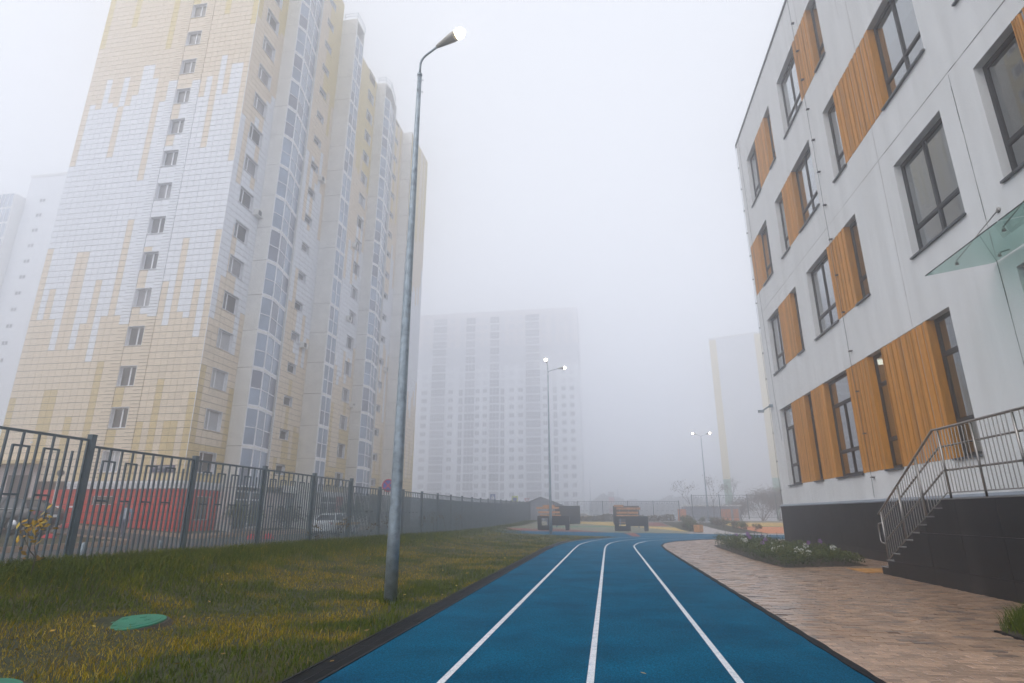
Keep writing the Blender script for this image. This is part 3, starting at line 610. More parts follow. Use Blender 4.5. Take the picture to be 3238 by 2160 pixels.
cx = np.array(cx); cy_ = np.array(cy_); tp = (.28+.30*vnoise(cx, cy_, 1.6, 11))*np.clip((7.0-cx)*.9+.35, .3, 1)*np.clip((cy_-17.2)*1.4+.25, .25, 1)
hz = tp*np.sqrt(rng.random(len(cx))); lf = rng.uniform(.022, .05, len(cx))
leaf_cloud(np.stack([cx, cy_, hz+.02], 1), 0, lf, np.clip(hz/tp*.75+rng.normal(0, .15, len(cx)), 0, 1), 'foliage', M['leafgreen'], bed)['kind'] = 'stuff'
k = rng.integers(0, len(cx), 420); stx, sty = cx[k], cy_[k]
sm = MB()
for x, y, h in zip(stx[:160], sty[:160], (tp[k]+.05)[:160]): sm.tube([(x, y, 0), (x+random.uniform(-.06, .06), y+random.uniform(-.06, .06), h+random.uniform(0, .16))], .005, 4)
sm.build('stems', M['leafgreen'], bed)['kind'] = 'stuff'
WF = [(4.75, 18.9), (5.1, 19.6), (5.45, 20.7), (5.4, 17.95), (6.2, 18.4), (5.35, 18.3), (5.75, 19.3), (5.2, 25.2), (5.3, 18.6), (4.8, 22.8), (5.1, 27), (5.9, 28.6), (6.4, 26.4), (5.6, 22.4)]
PF = [(5.75, 19.0), (6.05, 18.9), (5.4, 24.8), (5.8, 27.2), (5.2, 26.3), (4.7, 21.6), (5.0, 23.2), (6.2, 29), (4.45, 18.9), (5.6, 26), (6.6, 28.0), (4.9, 20.4)]
for lst, m_, r_, zz in ((WF, 'petalw', .085, .40), (PF, 'petalp', .06, .55)):
    for (x, y) in lst:
        nn = 46; d_ = rng.normal(size=(nn, 3)); d_ /= np.linalg.norm(d_, axis=1)[:, None]; zc = (zz if x < 6.6 else zz*.8)+random.uniform(-.1, .08)
        leaf_cloud(np.array([x, y, zc])+d_*r_*rng.uniform(.6, 1, nn)[:, None], 0, rng.uniform(.02, .034, nn), rng.random(nn), 'flower_head', M[m_], bed)
tb = thing('grass_patch', 'small triangular grass patch cut into the brown pavers', 'grass patch', (5.4, 8, 0))
sheet('soil', tri_bed, -.01, M['soil'], 0)
so = bpy.data.objects['soil.001']; so.parent = tb; so.location = -Vector((5.4, 8, 0))
mb = MB(); mb.box(4.50, 4.54, 6.6, 8.42, -.03, .02); mb.build('edging', M['rubberedge'], tb)
P_ = [(random.uniform(4.55, 6.3), random.uniform(6.6, 9.5)) for _ in range(9000)]; P_ = np.array([p for p in P_ if inpoly(p[0], p[1], tri_bed) and p[0] > 4.6+.25*random.random()])
o = blades(P_[:, 0], P_[:, 1], rng.uniform(.1, .32, len(P_)), np.full(len(P_), .009), np.clip(rng.normal(.25, .1, len(P_)), 0, 1), 'blades', M['grass'], None, .6, np.zeros(len(P_)))
o.parent = tb; o.location = -Vector((5.4, 8, 0)); o['kind'] = 'stuff'

# ------------------------------------------------------------------ near apartment tower
TY, TX, TL = 33.5, -26.48, -40.9
ST, SILL0 = 2.857, 6.85-2.857
NST = 18; ROOF = 53.6
tower = thing('apartment_tower', 'tall cream and white tiled apartment tower with red plinth behind the fence', 'building', (-33, 40, Z(-33, 33)))
TH, TD = ST/6, .035            # tile row height, tile depth
cream, tan, wht, yel, red = 0, 1, 2, 3, 4
TM = [M['cream'], M['tan'], M['wht'], M['yel'], M['red']]
FS = dict(hang_w=[(-39.88, 15.0), (-38.73, 12.62), (-37.02, 12.59), (-36.6, 14.55), (-35.26, 11.66), (-29.61, 14.06), (-28.44, 14.55), (-27.31, 13.09), (-33, 14.08), (-30.95, 14.5)],
          tan=[(-34.19, 11.61), (-37.68, 9.78), (-40.6, 9.24), (-35.95, 7.76), (-29.09, 10.2), (-26.72, 9.24), (-30.27, 7.33), (-28.04, 7.27), (-32.3, 6.74)],
          cr=[(-40.6, 20.75), (-37.7, 20.28), (-36.01, 17.87), (-34.31, 22.7), (-32.3, 20.3), (-29.16, 20.34), (-26.8, 21.27), (-27.97, 17.42), (-30.3, 17.39), (-39.4, 17.43)],
          up_w=[(-39.02, 35.77), (-37.29, 35.8), (-35.56, 36.74), (-34.98, 35.3), (-33.2, 34.61), (-31.1, 34.41), (-29.81, 34.84), (-28.69, 36.81), (-27.51, 35.84), (-40.15, 33.33), (-38.39, 33.36), (-36.55, 33.84), (-33.75, 32.85)],
          hang_c=[(-40.6, 27.56), (-37.62, 27.99), (-34.23, 25.62), (-29.14, 28.03), (-26.8, 26.66), (-32.26, 28.63)],
          yl=[(-40.61, 39.26), (-37.8, 41.16), (-34.4, 38.27), (-29.17, 41.18), (-26.9, 39.78), (-32.4, 41.2)])
def near_col(x, lst, tol=.29):
    b = min(lst, key=lambda q: abs(q[0]-x)); return b[1] if abs(b[0]-x) < tol else None
def front_color(x, z):
    a = {k: near_col(x, v) for k, v in FS.items()}
    if z < 15:
        if a['hang_w'] and z > a['hang_w']: return wht
        if a['tan'] and z < a['tan']: return tan
        if abs(x+32.3) < .3 and 8.3 < z < 9.6: return tan
        return cream
    if z < 33:
        if a['cr'] and z < a['cr']: return cream
        if a['hang_c'] and z > a['hang_c']: return cream
        return wht
    if a['up_w'] and z < a['up_w']: return wht
    if a['yl'] and z > a['yl']: return yel
    return cream
cr = random.Random(3); side_tab = {}
def side_color(bay, c, z):
    if (bay, c) not in side_tab:
        side_tab[(bay, c)] = (15+cr.uniform(-3, 4.5)*(1 if c % 2 else .4), 31+cr.uniform(-6, 5), cr.random(), 39+cr.uniform(-2, 4), 9+cr.uniform(-3, 3))
    a, b, t, yv, tv = side_tab[(bay, c)]
    if z < a: return (tan if (t < .45 or z < 6) and z < tv+4*t else cream) if t < .9 else cream
    if z < b: return cream if (t > .8 and z < a+5) else wht
    return yel if (z > yv and t < .6) else cream
tiles = []      # x0,x1,y0,y1,z0,z1,color
def clip_z(z, zt, wins):
    for a, b in wins:
        if zt > a and z < b: return [(c, d) for c, d in ((z, min(zt, a)), (max(z, b), zt)) if d-c > .06]
    return [(z, zt)]
gap = .016; gz_ = .032
def tile_zone_front(xa, xb, ncol, za, zb, skip=None, fixed=None):
    wd = (xb-xa)/ncol
    for c in range(ncol):
        z = 3.42
        while z < zb-.05:
            zt = min(z+TH, zb)
            for a, b in clip_z(z, zt, skip or []):
                x0, x1 = xa+c*wd, xa+(c+1)*wd
                tiles.append((x0+gap/2, x1-gap/2, TY, TY+TD, a+gz_/2, b-gz_/2, front_color((x0+x1)/2, (z+zt)/2)))
            z += TH
winz = [(SILL0+k*ST, SILL0+k*ST+1.40) for k in range(NST)]
hit_win = lambda z, zt: any(zt > a+.05 and z < b-.05 for a, b in winz)
tile_zone_front(TL, -33.4, 14, 3.42, ROOF+2.2); tile_zone_front(-30.55, TX, 8, 3.42, ROOF+2.2)
tile_zone_front(-32.62, -31.27, 2, 3.42, ROOF+2.2, winz)
for c in range(20):                  # red plinth tiles, front
    x0 = -36.9+c*.521; z = 2.92
    while z > Z(x0, 33)-.1:
        if not (-32.65 < x0+.26 < -31.1 and 1.9 < z-.25 < 2.5): tiles.append((x0+gap/2, x0+.521-gap/2, TY, TY+TD, z-.48+gz_/2, z-gz_/2, red))
        z -= .48
def side_zone(bay, ya, yb, X, za=3.42, zb=ROOF, skip=None, wy=None):
    n = max(1, round((yb-ya)/.53)); wd = (yb-ya)/n
    for c in range(n):
        z = 3.42
        while z < zb-.05:
            zt = min(z+TH, zb); y0, y1 = ya+c*wd, ya+(c+1)*wd
            col_ = side_color(bay, c, (z+zt)/2)
            def add(p, q, r, t_): tiles.append((X-TD, X, p+gap/2, q-gap/2, r+gz_/2, t_-gz_/2, col_))
            if not (wy and y1 > wy[0] and y0 < wy[1]): add(y0, y1, z, zt)
            else:
                for p, q in ((y0, min(y1, wy[0])), (max(y0, wy[1]), y1)):
                    if q-p > .05: add(p, q, z, zt)
                for r, t_ in clip_z(z, zt, skip): add(max(y0, wy[0]), min(y1, wy[1]), r, t_)
            z += TH
swz = [(SILL0+k*ST+.5, SILL0+k*ST+1.28) for k in range(NST)]; hit_sw = lambda z, zt: any(zt > a+.05 and z < b-.05 for a, b in swz)
side_zone('a', TY+.02, 37.34, TX, wy=(34.7, 36.45), skip=winz, zb=ROOF+2.2)
side_zone('b', 40.9, 47.03, TX, wy=(43.95, 45.33), skip=swz, zb=ROOF+2.2)
side_zone('c', 49.2, 56.88, TX, wy=(54.62, 56.33), skip=winz); side_zone('d', 61.0, 66.77, TX, wy=(63.75, 65.05), skip=swz)
side_zone('e', 66.8, 74.2, -25.15)
for c in range(7):
    z = 2.92; y0 = TY+.02+c*.546
    while z > .3:
        if not (35.0 < y0+.27 < 36.45 and 1.0 < z-.24 < 2.5): tiles.append((TX-TD, TX, y0+gap/2, y0+.546-gap/2, z-.48+gz_/2, z-gz_/2, red))
        z -= .48
for c in range(9):
    z = 3.05; y0 = 52.35+c*.51
    while z > .2: tiles.append((TX-TD, TX, y0+gap/2, y0+.51-gap/2, z-.48+gz_/2, z-gz_/2, red)); z -= .48
T_ = np.array(tiles); idx = T_[:, 6].astype(int)
d2 = ((T_[:, 0]+T_[:, 1])/2)**2+((T_[:, 2]+T_[:, 3])/2)**2+((T_[:, 4]+T_[:, 5])/2)**2
order = np.argsort(np.where((T_[:, 4] > 4.2), d2, 1e9)); near = order[:300]; rest = np.setdiff1d(np.arange(len(T_)), near)
tme = {}
for i in near:
    b = T_[i]; s = (round(b[1]-b[0], 3), round(b[3]-b[2], 3), round(b[5]-b[4], 3), int(b[6]))
    if s not in tme: tme[s] = MB().box(0, s[0], 0, s[1], 0, s[2]).mesh('facade_tile', TM[s[3]])
    put('tile', tme[s], tower, (b[0], b[2]+random.uniform(-.004, .002), b[4]))
def rel_boxes(name, bxs, mats, midx=None, parent=tower):
    b = np.array(bxs, float)[:, :6].copy(); o = org(parent); b[:, 0:2] -= o.x; b[:, 2:4] -= o.y; b[:, 4:6] -= o.z
    return put(name, np_boxes(name, b, mats, midx), parent, o)
rel_boxes('tiles_beyond', T_[rest], TM, idx[rest])['kind'] = 'stuff'
# ribs each side of the front window column
ribs, rm = [], []
for xa, xb in ((-33.4, -32.62), (-31.27, -30.55)):
    z = 3.42
    while z < ROOF+2.1:
        w_ = random.choice((0, 0, .12)); ribs.append((xa+.01, xb-.01, TY-.035, TY+TD, z+.02, z+TH/2-.015)); rm.append(front_color((xa+xb)/2, z)); z += TH/2
rel_boxes('ribs', ribs, TM, rm)['kind'] = 'stuff'
# backing walls with window openings
def backing(horiz, p, a, b, z0, z1, wins, wa, wb, name='wall'):
    """wall strip in the plane p; wins = list of (z0,z1) openings between wa and wb"""
    mb = MB(); t = .03
    def bxx(u0, u1, c, d):
        if horiz: mb.box(u0, u1, p, p+t, c, d)
        else: mb.box(p-t, p, u0, u1, c, d)
    if not wins: bxx(a, b, z0, z1)
    else:
        bxx(a, wa, z0, z1); bxx(wb, b, z0, z1); z = z0
        for c, d in wins:
            if c > z1: break
            bxx(wa, wb, z, c); z = d
        bxx(wa, wb, z, z1)
    return mb.build(name, M['tilejoint'], tower)
PF_, PS_ = TY+TD-.01, TX-TD+.01
backing(True, PF_, TL, TX-.04, 0, ROOF+2.2, winz, -32.62, -31.27); backing(False, PS_, TY+.04, 37.4, 0, ROOF+2.2, winz, 34.7, 36.45)
backing(False, PS_, 37.4, 47.03, 0, ROOF+2.2, swz, 43.95, 45.33); backing(False, PS_, 47.03, 56.9, 0, ROOF, winz, 54.62, 56.33); backing(False, PS_, 56.9, 66.8, 0, ROOF, swz, 63.75, 65.05)
MB().box(-25.15-TD-.03, -25.15-TD+.01, 66.78, 74.2, 0, ROOF).build('wall', M['tilejoint'], tower)
mb = MB(); mb.box(TL-.0, TL+.3, TY+.07, 74.2, 0, ROOF+2.2); mb.box(TL+.3, -25.2, 73.8, 74.2, 0, ROOF); mb.box(TL, TX-.02, TY+.1, 47.0, ROOF+2.2, ROOF+2.35); mb.box(TL, TX-.02, 47.03, 74.2, ROOF, ROOF+.18); mb.build('back_walls', M['cream'], tower)
MB().box(TL+.4, TX-.9, TY+.9, 73.5, -.2, ROOF-.2).build('core', M['joint_sand'], tower)
# windows
def tower_window_mesh(wd, ht, axis_, leaves, deep=.26):
    """local: u along wall, origin lower corner on tile plane; axis_ 'f' facade faces -Y, 's' faces +X"""
    def P(mb, u0, u1, n0, n1, z0, z1, m=0):
        if axis_ == 'f': mb.box(u0, u1, n0, n1, z0, z1, m)
        else: mb.box(-n1, -n0, u0, u1, z0, z1, m)
    fr = MB(); t = .03
    P(fr, 0, t, -.012, deep, 0, ht); P(fr, wd-t, wd, -.012, deep, 0, ht); P(fr, t, wd-t, -.012, deep, ht-t, ht); P(fr, -.03, wd+.03, -.05, deep, -.03, 0)
    f = .06; n0, n1 = deep-.06, deep
    P(fr, t, t+f, n0, n1, 0, ht-t); P(fr, wd-t-f, wd-t, n0, n1, 0, ht-t); P(fr, t+f, wd-t-f, n0, n1, 0, f); P(fr, t+f, wd-t-f, n0, n1, ht-t-f, ht-t)
    cuts = [t+f]+[t+f+(wd-2*t-2*f)*q for q in leaves]+[wd-t-f]; panes = []
    for q in cuts[1:-1]: P(fr, q-.05, q+.05, n0-.005, n1, f, ht-t-f)
    for i in range(len(cuts)-1):
        pn = MB(); P(pn, cuts[i]+(.05 if i else 0), cuts[i+1]-(.05 if i < len(cuts)-2 else 0), n0+.03, n0+.036, f, ht-t-f); panes.append(pn)
    return fr, panes
def window_set(key, wd, ht, axis_, leaves):
    fr, pn = tower_window_mesh(wd, ht, axis_, leaves)
    return fr.mesh(key, M['white']), [[p.mesh(key+'_pane', m_) for m_ in (M['pane'], M['curtain'], M['blind'])] for p in pn]
def place_windows(ws, loc_fn, zs_):
    for z0, z1 in zs_:
        w_ = put('window', ws[0], tower, loc_fn(z0))
        v = random.random(); [put('pane', p[1 if v < .35 else 2 if v > .88 else 0], w_, loc_fn(z0)) for p in ws[1]]
wf = window_set('front_window', 1.33, 1.40, 'f', (.55,)); place_windows(wf, lambda z: (-32.61, TY, z), winz)
wa = window_set('side_window', 1.73, 1.40, 's', (.35,)); place_windows(wa, lambda z: (TX, 34.71, z), winz)
wb = window_set('small_window', 1.37, .78, 's', ()); place_windows(wb, lambda z: (TX, 43.955, z), swz); place_windows(wb, lambda z: (TX, 63.72, z), swz[:-1])
wc = window_set('rear_window', 1.7, 1.40, 's', (.4,)); place_windows(wc, lambda z: (TX, 54.625, z), winz[:-1])
w_ = window_set('plinth_window', 1.4, .5, 'f', (.5,)); o = put('window', w_[0], tower, (-32.58, TY, 1.98)); [put('pane', p[0], o, (-32.58, TY, 1.98)) for p in w_[1]]
w_ = window_set('plinth_side_window', 1.45, 1.45, 's', (.35,)); o = put('window', w_[0], tower, (TX, 34.98, 1.04)); [put('pane', p[0], o, (TX, 34.98, 1.04)) for p in w_[1]]
o = put('window', w_[0], tower, (TX, 54.5, 1.04)); [put('pane', p[0], o, (TX, 54.5, 1.04)) for p in w_[1]]
# projecting glazed balconies: (pier y, pier outer x, outline of the glazing)
BAL = [(37.34, -25.3, [(-25.3, 37.36), (-24.97, 38.32), (-25.5, 41.05)], ROOF+1.6), (47.03, -24.78, [(-24.78, 47.05), (-24.78, 49.05)], ROOF-.2), (56.88, -25.28, [(-25.28, 56.9), (-24.95, 58.0), (-25.5, 60.9)], ROOF-.2)]
def quad_panel(a, b, z0, z1, th=.012, out=0):
    a, b = Vector(a), Vector(b); n = Vector((b.y-a.y, -(b.x-a.x))).normalized(); a = a+n*out; b = b+n*out
    return [(a.x, a.y, z0), (b.x, b.y, z0), (b.x, b.y, z1), (a.x, a.y, z1)], (-n.x*th, -n.y*th, 0)
for bi, (py_, pxo, ol, top) in enumerate(BAL):
    pier = MB().box(TX-.1, pxo, py_-.005, py_+.20, 0, top).build('pier', M['concrete'], tower)
    for k in range(NST):
        z = SILL0-.85+k*ST
        if z < top:
            MB().box(TX-.0, pxo+.004, py_-.009, py_-.004, z-.02+random.uniform(-.02, .02), z+.012).build('storey_joint', M['cjoint' if random.random() < .6 else 'stain'], pier)
    MB().box(TX, pxo-.02, ol[-1][1]-.1, ol[-1][1], 0, top).build('pier', M['concrete'], tower)
    for k in range(-1, NST):
        z0 = SILL0-.80+k*ST; z1 = z0+ST-.12
        if z1 > top+.2 or z0 < 2.8: continue
        fr = MB(); segs = []
        for i in range(len(ol)-1):
            a, b = Vector(ol[i]), Vector(ol[i+1])
            cuts = [0, 1] if (len(ol) > 2 and i == 0) else [0, .5, 1]
            for j in range(len(cuts)-1): segs.append((a.lerp(b, cuts[j]), a.lerp(b, cuts[j+1])))
        for a, b in segs:
            t = (b-a).normalized()
            for c, d in ((a, a+t*.07), (b-t*.07, b)): fr.prism(*quad_panel(c, d, z0, z1, .07, .004))
            for zz, h in ((z0, .10), (z0+1.28, .07), (z1-.10, .10)): fr.prism(*quad_panel(a+t*.07, b-t*.07, zz, zz+h, .06))
        fr.prism([(p[0], p[1], z1+.001) for p in ol]+[(TX, ol[-1][1], z1+.001), (TX, ol[0][1], z1+.001)], (0, 0, .118), 1)
        f_ = fr.build('balcony_glazing', [M['white'], M['concrete']], tower)
        for a, b in segs:
            t = (b-a).normalized()
            for za, zb in ((z0+.1, z0+1.28), (z0+1.35, z1-.1)):
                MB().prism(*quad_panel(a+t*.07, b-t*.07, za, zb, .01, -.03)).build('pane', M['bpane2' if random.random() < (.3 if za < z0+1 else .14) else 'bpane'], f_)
    MB().prism([(p[0], p[1], top) for p in ol]+[(TX-.3, ol[-1][1], top), (TX-.3, ol[0][1], top)], (0, 0, .3)).build('balcony_roof', M['concrete'], tower)
    rl = MB()
    for p in ol+[(TX+.2, ol[0][1])]: rl.tube([(p[0], p[1], top+.3), (p[0], p[1], top+1.1)], .03, 5)
    for zz in (.7, 1.1): rl.tube([(TX+.2, ol[0][1], top+zz)]+[(p[0], p[1], top+zz) for p in ol], .025, 5)
    rl.build('roof_rail', M['galv'], tower)
MB().box(TX-.1, -25.15, 66.77, 66.97, 0, ROOF).build('pier', M['concrete'], tower)
for k in range(NST): MB().box(TX, -25.146, 66.762, 66.769, SILL0-.87+k*ST, SILL0-.84+k*ST).build('storey_joint', M['cjoint'], tower)
# corner bead, cornice, belt, entrances
MB().box(TX-.02, TX+.012, TY-.012, TY+.02, .3, ROOF+2.2).build('corner_bead', M['white'], tower)
mb = MB(); mb.box(-34.6, TX+.14, TY-.14, TY+.0, 2.93, 3.10); mb.box(-34.6, TX+.20, TY-.20, TY+.0, 3.102, 3.25); mb.box(-34.6, TX+.26, TY-.26, TY+.0, 3.252, 3.40); mb.build('cornice', M['white'], tower)
mb = MB(); mb.box(TX, TX+.14, TY+.002, 37.3, 2.93, 3.10); mb.box(TX, TX+.20, TY+.002, 37.3, 3.102, 3.25); mb.box(TX, TX+.26, TY+.002, 37.3, 3.252, 3.40); mb.build('cornice', M['white'], tower)
MB().box(TX, TX+.12, 52.3, 57, 3.06, 3.45).build('cornice', M['white'], tower)
mb = MB(); mb.box(TL-.4, -36.95, TY-.9, TY-.02, 4.55, 4.75); mb.build('porch_belt', M['tan'], tower)
MB().box(TL-.2, -37.0, TY-.06, TY-.004, 0.9, 4.54).build('porch_wall', M['offwhite'], tower)
MB().box(-39.35, -37.5, TY-.09, TY-.062, 1.15, 3.85).build('porch_door', M['brown'], tower)
MB().box(TX-.02, TX+.03, 37.45, 52.3, .2, 3.0).build('ground_wall', M['offwhite'], tower)
MB().box(TX+.0, -25.55, 37.36, 41.0, .2, 3.0).build('ground_wall', M['offwhite'], tower)
ed = MB()
for a, b in ((37.6, 37.68), (39.3, 39.42), (40.85, 40.95)): ed.box(-25.54, -25.46, a, b, .4, 2.95)
for a, b, zz, h in ((37.68, 39.3, 2.3, .1), (39.42, 40.85, 2.3, .12), (37.68, 39.3, 2.85, .1), (39.42, 40.85, 2.85, .1), (39.42, 40.85, 1.2, .1), (39.42, 40.85, .4, .12)): ed.box(-25.54, -25.46, a, b, zz, zz+h)
e1 = ed.build('entrance_door', M['white'], tower); MB().box(-25.53, -25.51, 37.68, 39.3, .4, 2.85).build('pane', M['pane'], e1); MB().box(-25.53, -25.51, 39.42, 40.85, .52, 2.85).build('pane', M['pane'], e1)
o = dup(e1, e1.location, None); o.parent = tower; o.location = e1.location+Vector((.55, 11.2, 0))
for a in (45.95, 48.1):
    d_ = MB().box(TX+.032, TX+.09, a, a+1.08, .3, 2.68).build('metal_door', M['galv'], tower); MB().box(TX+.09, TX+.13, a+.9, a+.96, 1.3, 1.45).build('handle', M['black'], d_)
    MB().box(TX+.032, TX+.07, a-.12, a-.002, .3, 2.75).build('door_jamb', M['white'], tower)
mb = MB()
for k in range(44): y = 44.6+k*.105; mb.box(-26.0, -25.94+.012*(k % 2), y, y+.104, 3.05, 3.63)
mb.box(TX+.03, -26.0, 44.6, 49.2, 3.5, 3.6); mb.build('door_canopy', M['concrete'], tower)
for yy, zz in ((45.5, 15.6), (53.9, 21.0), (53.9, 29.5), (65.2, 18.2), (36.6, 23.9), (45.5, 32.6)): a_ = MB().box(-26.47, -26.1, yy, yy+.75, zz, zz+.52).build('air_conditioner', M['concrete'], tower); MB().box(-26.1, -26.09, yy+.1, yy+.5, zz+.06, zz+.46).build('fan', M['darkgrey'], a_)
ac = MB().box(-26.47, -26.05, 56.55, 57.4-.55, 12.2, 12.75).build('air_conditioner', M['concrete'], tower); q = MB(); q.tube([(-26.05, 56.7, 12.48), (-26.03, 56.7, 12.48)], .13, 14); q.build('fan', M['darkgrey'], ac)
MB().tube([(-38.2, TY-.12, 6.0), (-38.2, TY+.02, 6.02)], .06, 8).build('camera', M['white'], tower)
pl = thing('address_plate', 'dark blue street name and house number plate on the tiled tower', 'sign', (-28.0, TY-.05, 4.15))
MB().box(-28.88, -27.52, TY-.05, TY-.02, 3.93, 4.38).build('name_plate', M['plateblue'], pl); MB().box(-27.5, -27.12, TY-.05, TY-.02, 3.93, 4.38).build('number_plate', M['plateblue'], pl)
for txt, sz, lx, lz in (('ТРУХОВЯНСКАЯ', .165, -28.2, 4.23), ('улица', .11, -28.2, 4.03), ('6', .34, -27.31, 4.15)):
    me = text_mesh(txt, sz, M['letter']); me.transform(Matrix.Rotation(math.pi/2, 4, 'X')); put('lettering', me, pl, (lx, TY-.056, lz))

# ------------------------------------------------------------------ perimeter fence
def fence_panel_bars(L, zb, zt, n):
    """list of bars (u, z0, z1) and crossbars (u0, u1, z) for one panel of length L"""
    bars, cross = [], []; p = L/(n+1)
    for k in range(1, n+1):
        u = k*p; leg = k % 2 == 0
        bars.append((u, zb+.04, zt-.26 if leg else zt-.02))
    for k in range(2, n, 4):
        if k+2 <= n: cross += [(k*p, (k+2)*p, zt-.27), (k*p, (k+2)*p, zb+(zt-zb)*.52)]
    return bars, cross
fence = thing('perimeter_fence', 'long grey green bar fence on the grassy bank before the towers', 'fence', (-9.8, 30, .4))
FXX = -9.8; posts = [6.78-2.98+2.98*k for k in range(25)]; bar_me = {}; far_b = []; PT = []
def ptop(y): return float(np.interp(y, [0, 9.7, 9.9, 21.6, 21.9, 45, 75], [2.70, 2.75, 2.63, 2.61, 2.42, 2.50, 2.84]))
for k, y in enumerate(posts):
    zt = ptop(y-.2)+.07; zb_ = Z(FXX, y)-.1
    po = MB().box(FXX-.055, FXX+.055, y-.055, y+.055, zb_, zt).build('post', M['fence'], fence)
    MB().box(FXX-.06, FXX+.06, y-.06, y+.06, zt+.001, zt+.012).build('cap', M['fence'], po)
    for zz in (zt-.3, zb_+1.2): MB().tube([(FXX+.055, y+.02, zz), (FXX+.075, y+.02, zz)], .016, 6).build('bolt', M['fence'], po)
    if k == len(posts)-1: break
    ya, yb_ = y+.075, y+2.905; zt = ptop((ya+yb_)/2) if not (9.5 < y < 9.9) else 2.63
    zA, zB = float(bank(ya))+.02, float(bank(yb_))+.02; sl = zt
    z0 = min(zA, zB)
    MB().box(FXX-.02, FXX+.02, ya, yb_, zt-.045, zt).build('rail', M['fence'], fence)
    MB().prism([(FXX-.014, ya, zA), (FXX+.014, ya, zA), (FXX+.014, ya, zA+.03), (FXX-.014, ya, zA+.03)], (0, yb_-ya, zB-zA)).build('rail', M['fence'], fence)
    bars, cross = fence_panel_bars(yb_-ya, z0, zt, 19)
    bs = [(FXX-.016, FXX+.016, ya+u-.016, ya+u+.016, c, d) for u, c, d in bars]
    for u in (.0, yb_-ya): bs.append((FXX-.012, FXX+.012, ya+u-.012, ya+u+.012, z0, zt-.034))
    cs = [(FXX-.014, FXX+.014, ya+a, ya+b, z-.016, z+.016) for a, b, z in cross]
    if 1 <= k <= 13:
        for b in bs:
            s = round(b[5]-b[4], 2)
            if s not in bar_me: bar_me[s] = MB().box(-.016, .016, -.016, .016, 0, s).mesh('bar', M['fence'])
            put('bar', bar_me[s], fence, (FXX, (b[2]+b[3])/2, b[4]))
        for b in cs:
            s = round(b[3]-b[2], 3)
            if ('c', s) not in bar_me: bar_me[('c', s)] = MB().box(-.014, .014, 0, s, -.016, .016).mesh('crossbar', M['fence'])
            put('crossbar', bar_me[('c', s)], fence, (FXX, b[2], (b[4]+b[5])/2))
    else: far_b += bs+cs
rel_boxes('bars_beyond', far_b, M['fence'], parent=fence)['kind'] = 'stuff'
v_ = MB()
for y in np.arange(0, 75, 1.5): v_.prism([(FXX-.12, y, Z(FXX, y)-.3), (FXX+.1, y, Z(FXX, y)-.3), (FXX+.1, y, Z(FXX, y)-.03), (FXX-.12, y, Z(FXX, y)-.03)], (0, 1.495, Z(FXX, y+1.5)-Z(FXX, y)))
v_.build('footing', M['concrete'], fence)

# ------------------------------------------------------------------ street lamps
def num_on_pole(parent, txt, x, y, z, r):
    me = text_mesh(txt, .17, M['capdark']); d = Vector((-x, -y, 0)).normalized(); a0 = math.atan2(d.y, d.x)+.15
    for v in me.vertices:
        a = a0+v.co.x/r; h = v.co.y; rr = r+.003; v.co = (math.cos(a)*rr, math.sin(a)*rr, h)
    put('pole_number', me, parent, (x, y, z))
def lamp_head(parent, p, d, r=.104, L=.42, m='lamp'):
    """cone-shaped housing whose lens looks forward and down along d"""
    p = Vector(p); d = Vector(d).normalized()
    q = MB(); q.tube([p-d*.08, p, p+d*L*.45, p+d*L*.8, p+d*L], [.035, .05, r*.78, r, r*.93], 16); h = q.build('lamp_housing', M['lamphead'], parent, True)
    q = MB(); q.tube([p+d*(L+.001), p+d*(L+.07), p+d*(L+.15), p+d*(L+.2)], [r*.95, r*1.08, r*.85, r*.25], 18); q.build('lens', M[m], h, True)
    q = MB(); q.tube([p-d*.02+Vector((0, 0, .03)), p-d*.02+Vector((0, 0, .09))], .014, 6); q.build('bolt', M['galv'], h)
def street_lamp(x, y, zb, H, arms, label, group=None, r0=.108, r1=.043, num=None, lens='lamp'):
    t = thing('street_lamp', label, 'street lamp', (x, y, zb), group=group)
    pts = [(x, y, zb+H*k/10) for k in range(11)]; q = MB(); q.tube(pts, [r0+(r1-r0)*k/10 for k in range(11)], 20); q.build('pole', M['galv'], t, True)
    q = MB(); q.tube([(x, y, zb-.02), (x, y, zb+.03)], r0*1.12, 16); q.build('base_collar', M['galv'], t)
    q = MB(); q.tube([(x, y, zb+H-.01), (x, y, zb+H+.03)], r1*1.25, 12); q.build('collar', M['galv'], t)
    for dz in (.12, .42):
        for k in range(3):
            a = k*2.1+.3; MB().tube([(x+math.cos(a)*.03, y+math.sin(a)*.03, zb+H-dz), (x+math.cos(a)*.085, y+math.sin(a)*.085, zb+H-dz)], .008, 6).build('bolt', M['galv'], t)
    for (dx, dy, up, reach) in arms:
        z = zb+H; u = Vector((dx, dy, 0)); p = [Vector((x, y, z)), Vector((x, y, z+up*.6))]
        for k in range(1, 7):
            a = k/6*R(70); p.append(Vector((x, y, z+up*.6))+Vector((0, 0, math.sin(a)*.22))+u*(.22-.22*math.cos(a)))
        e_ = p[-1]+(u*math.cos(R(18))+Vector((0, 0, math.sin(R(18)))))*reach; p.append(e_)
        q = MB(); q.tube(p, .024, 10); q.build('arm', M['galv'], t, True)
        lamp_head(t, e_, (u.x*.97, u.y*.97, .16), m=lens)
    if num: num_on_pole(t, num, x, y, zb+2.32, r0-.022)
    return t
street_lamp(-3.52, 9.59, -.02, 10.28, [(.95, -.32, .42, .36)], 'tall galvanised street lamp numbered 16 rising from the lawn', num='16')
street_lamp(-4.1, 42.9, Z(-4.1, 42.9)-.02, 11.6, [(.93, .36, .25, .75), (-.05, -1, .95, .4)], 'galvanised two-armed street lamp at the corner of lawn and track', num=None, lens='lampfar')
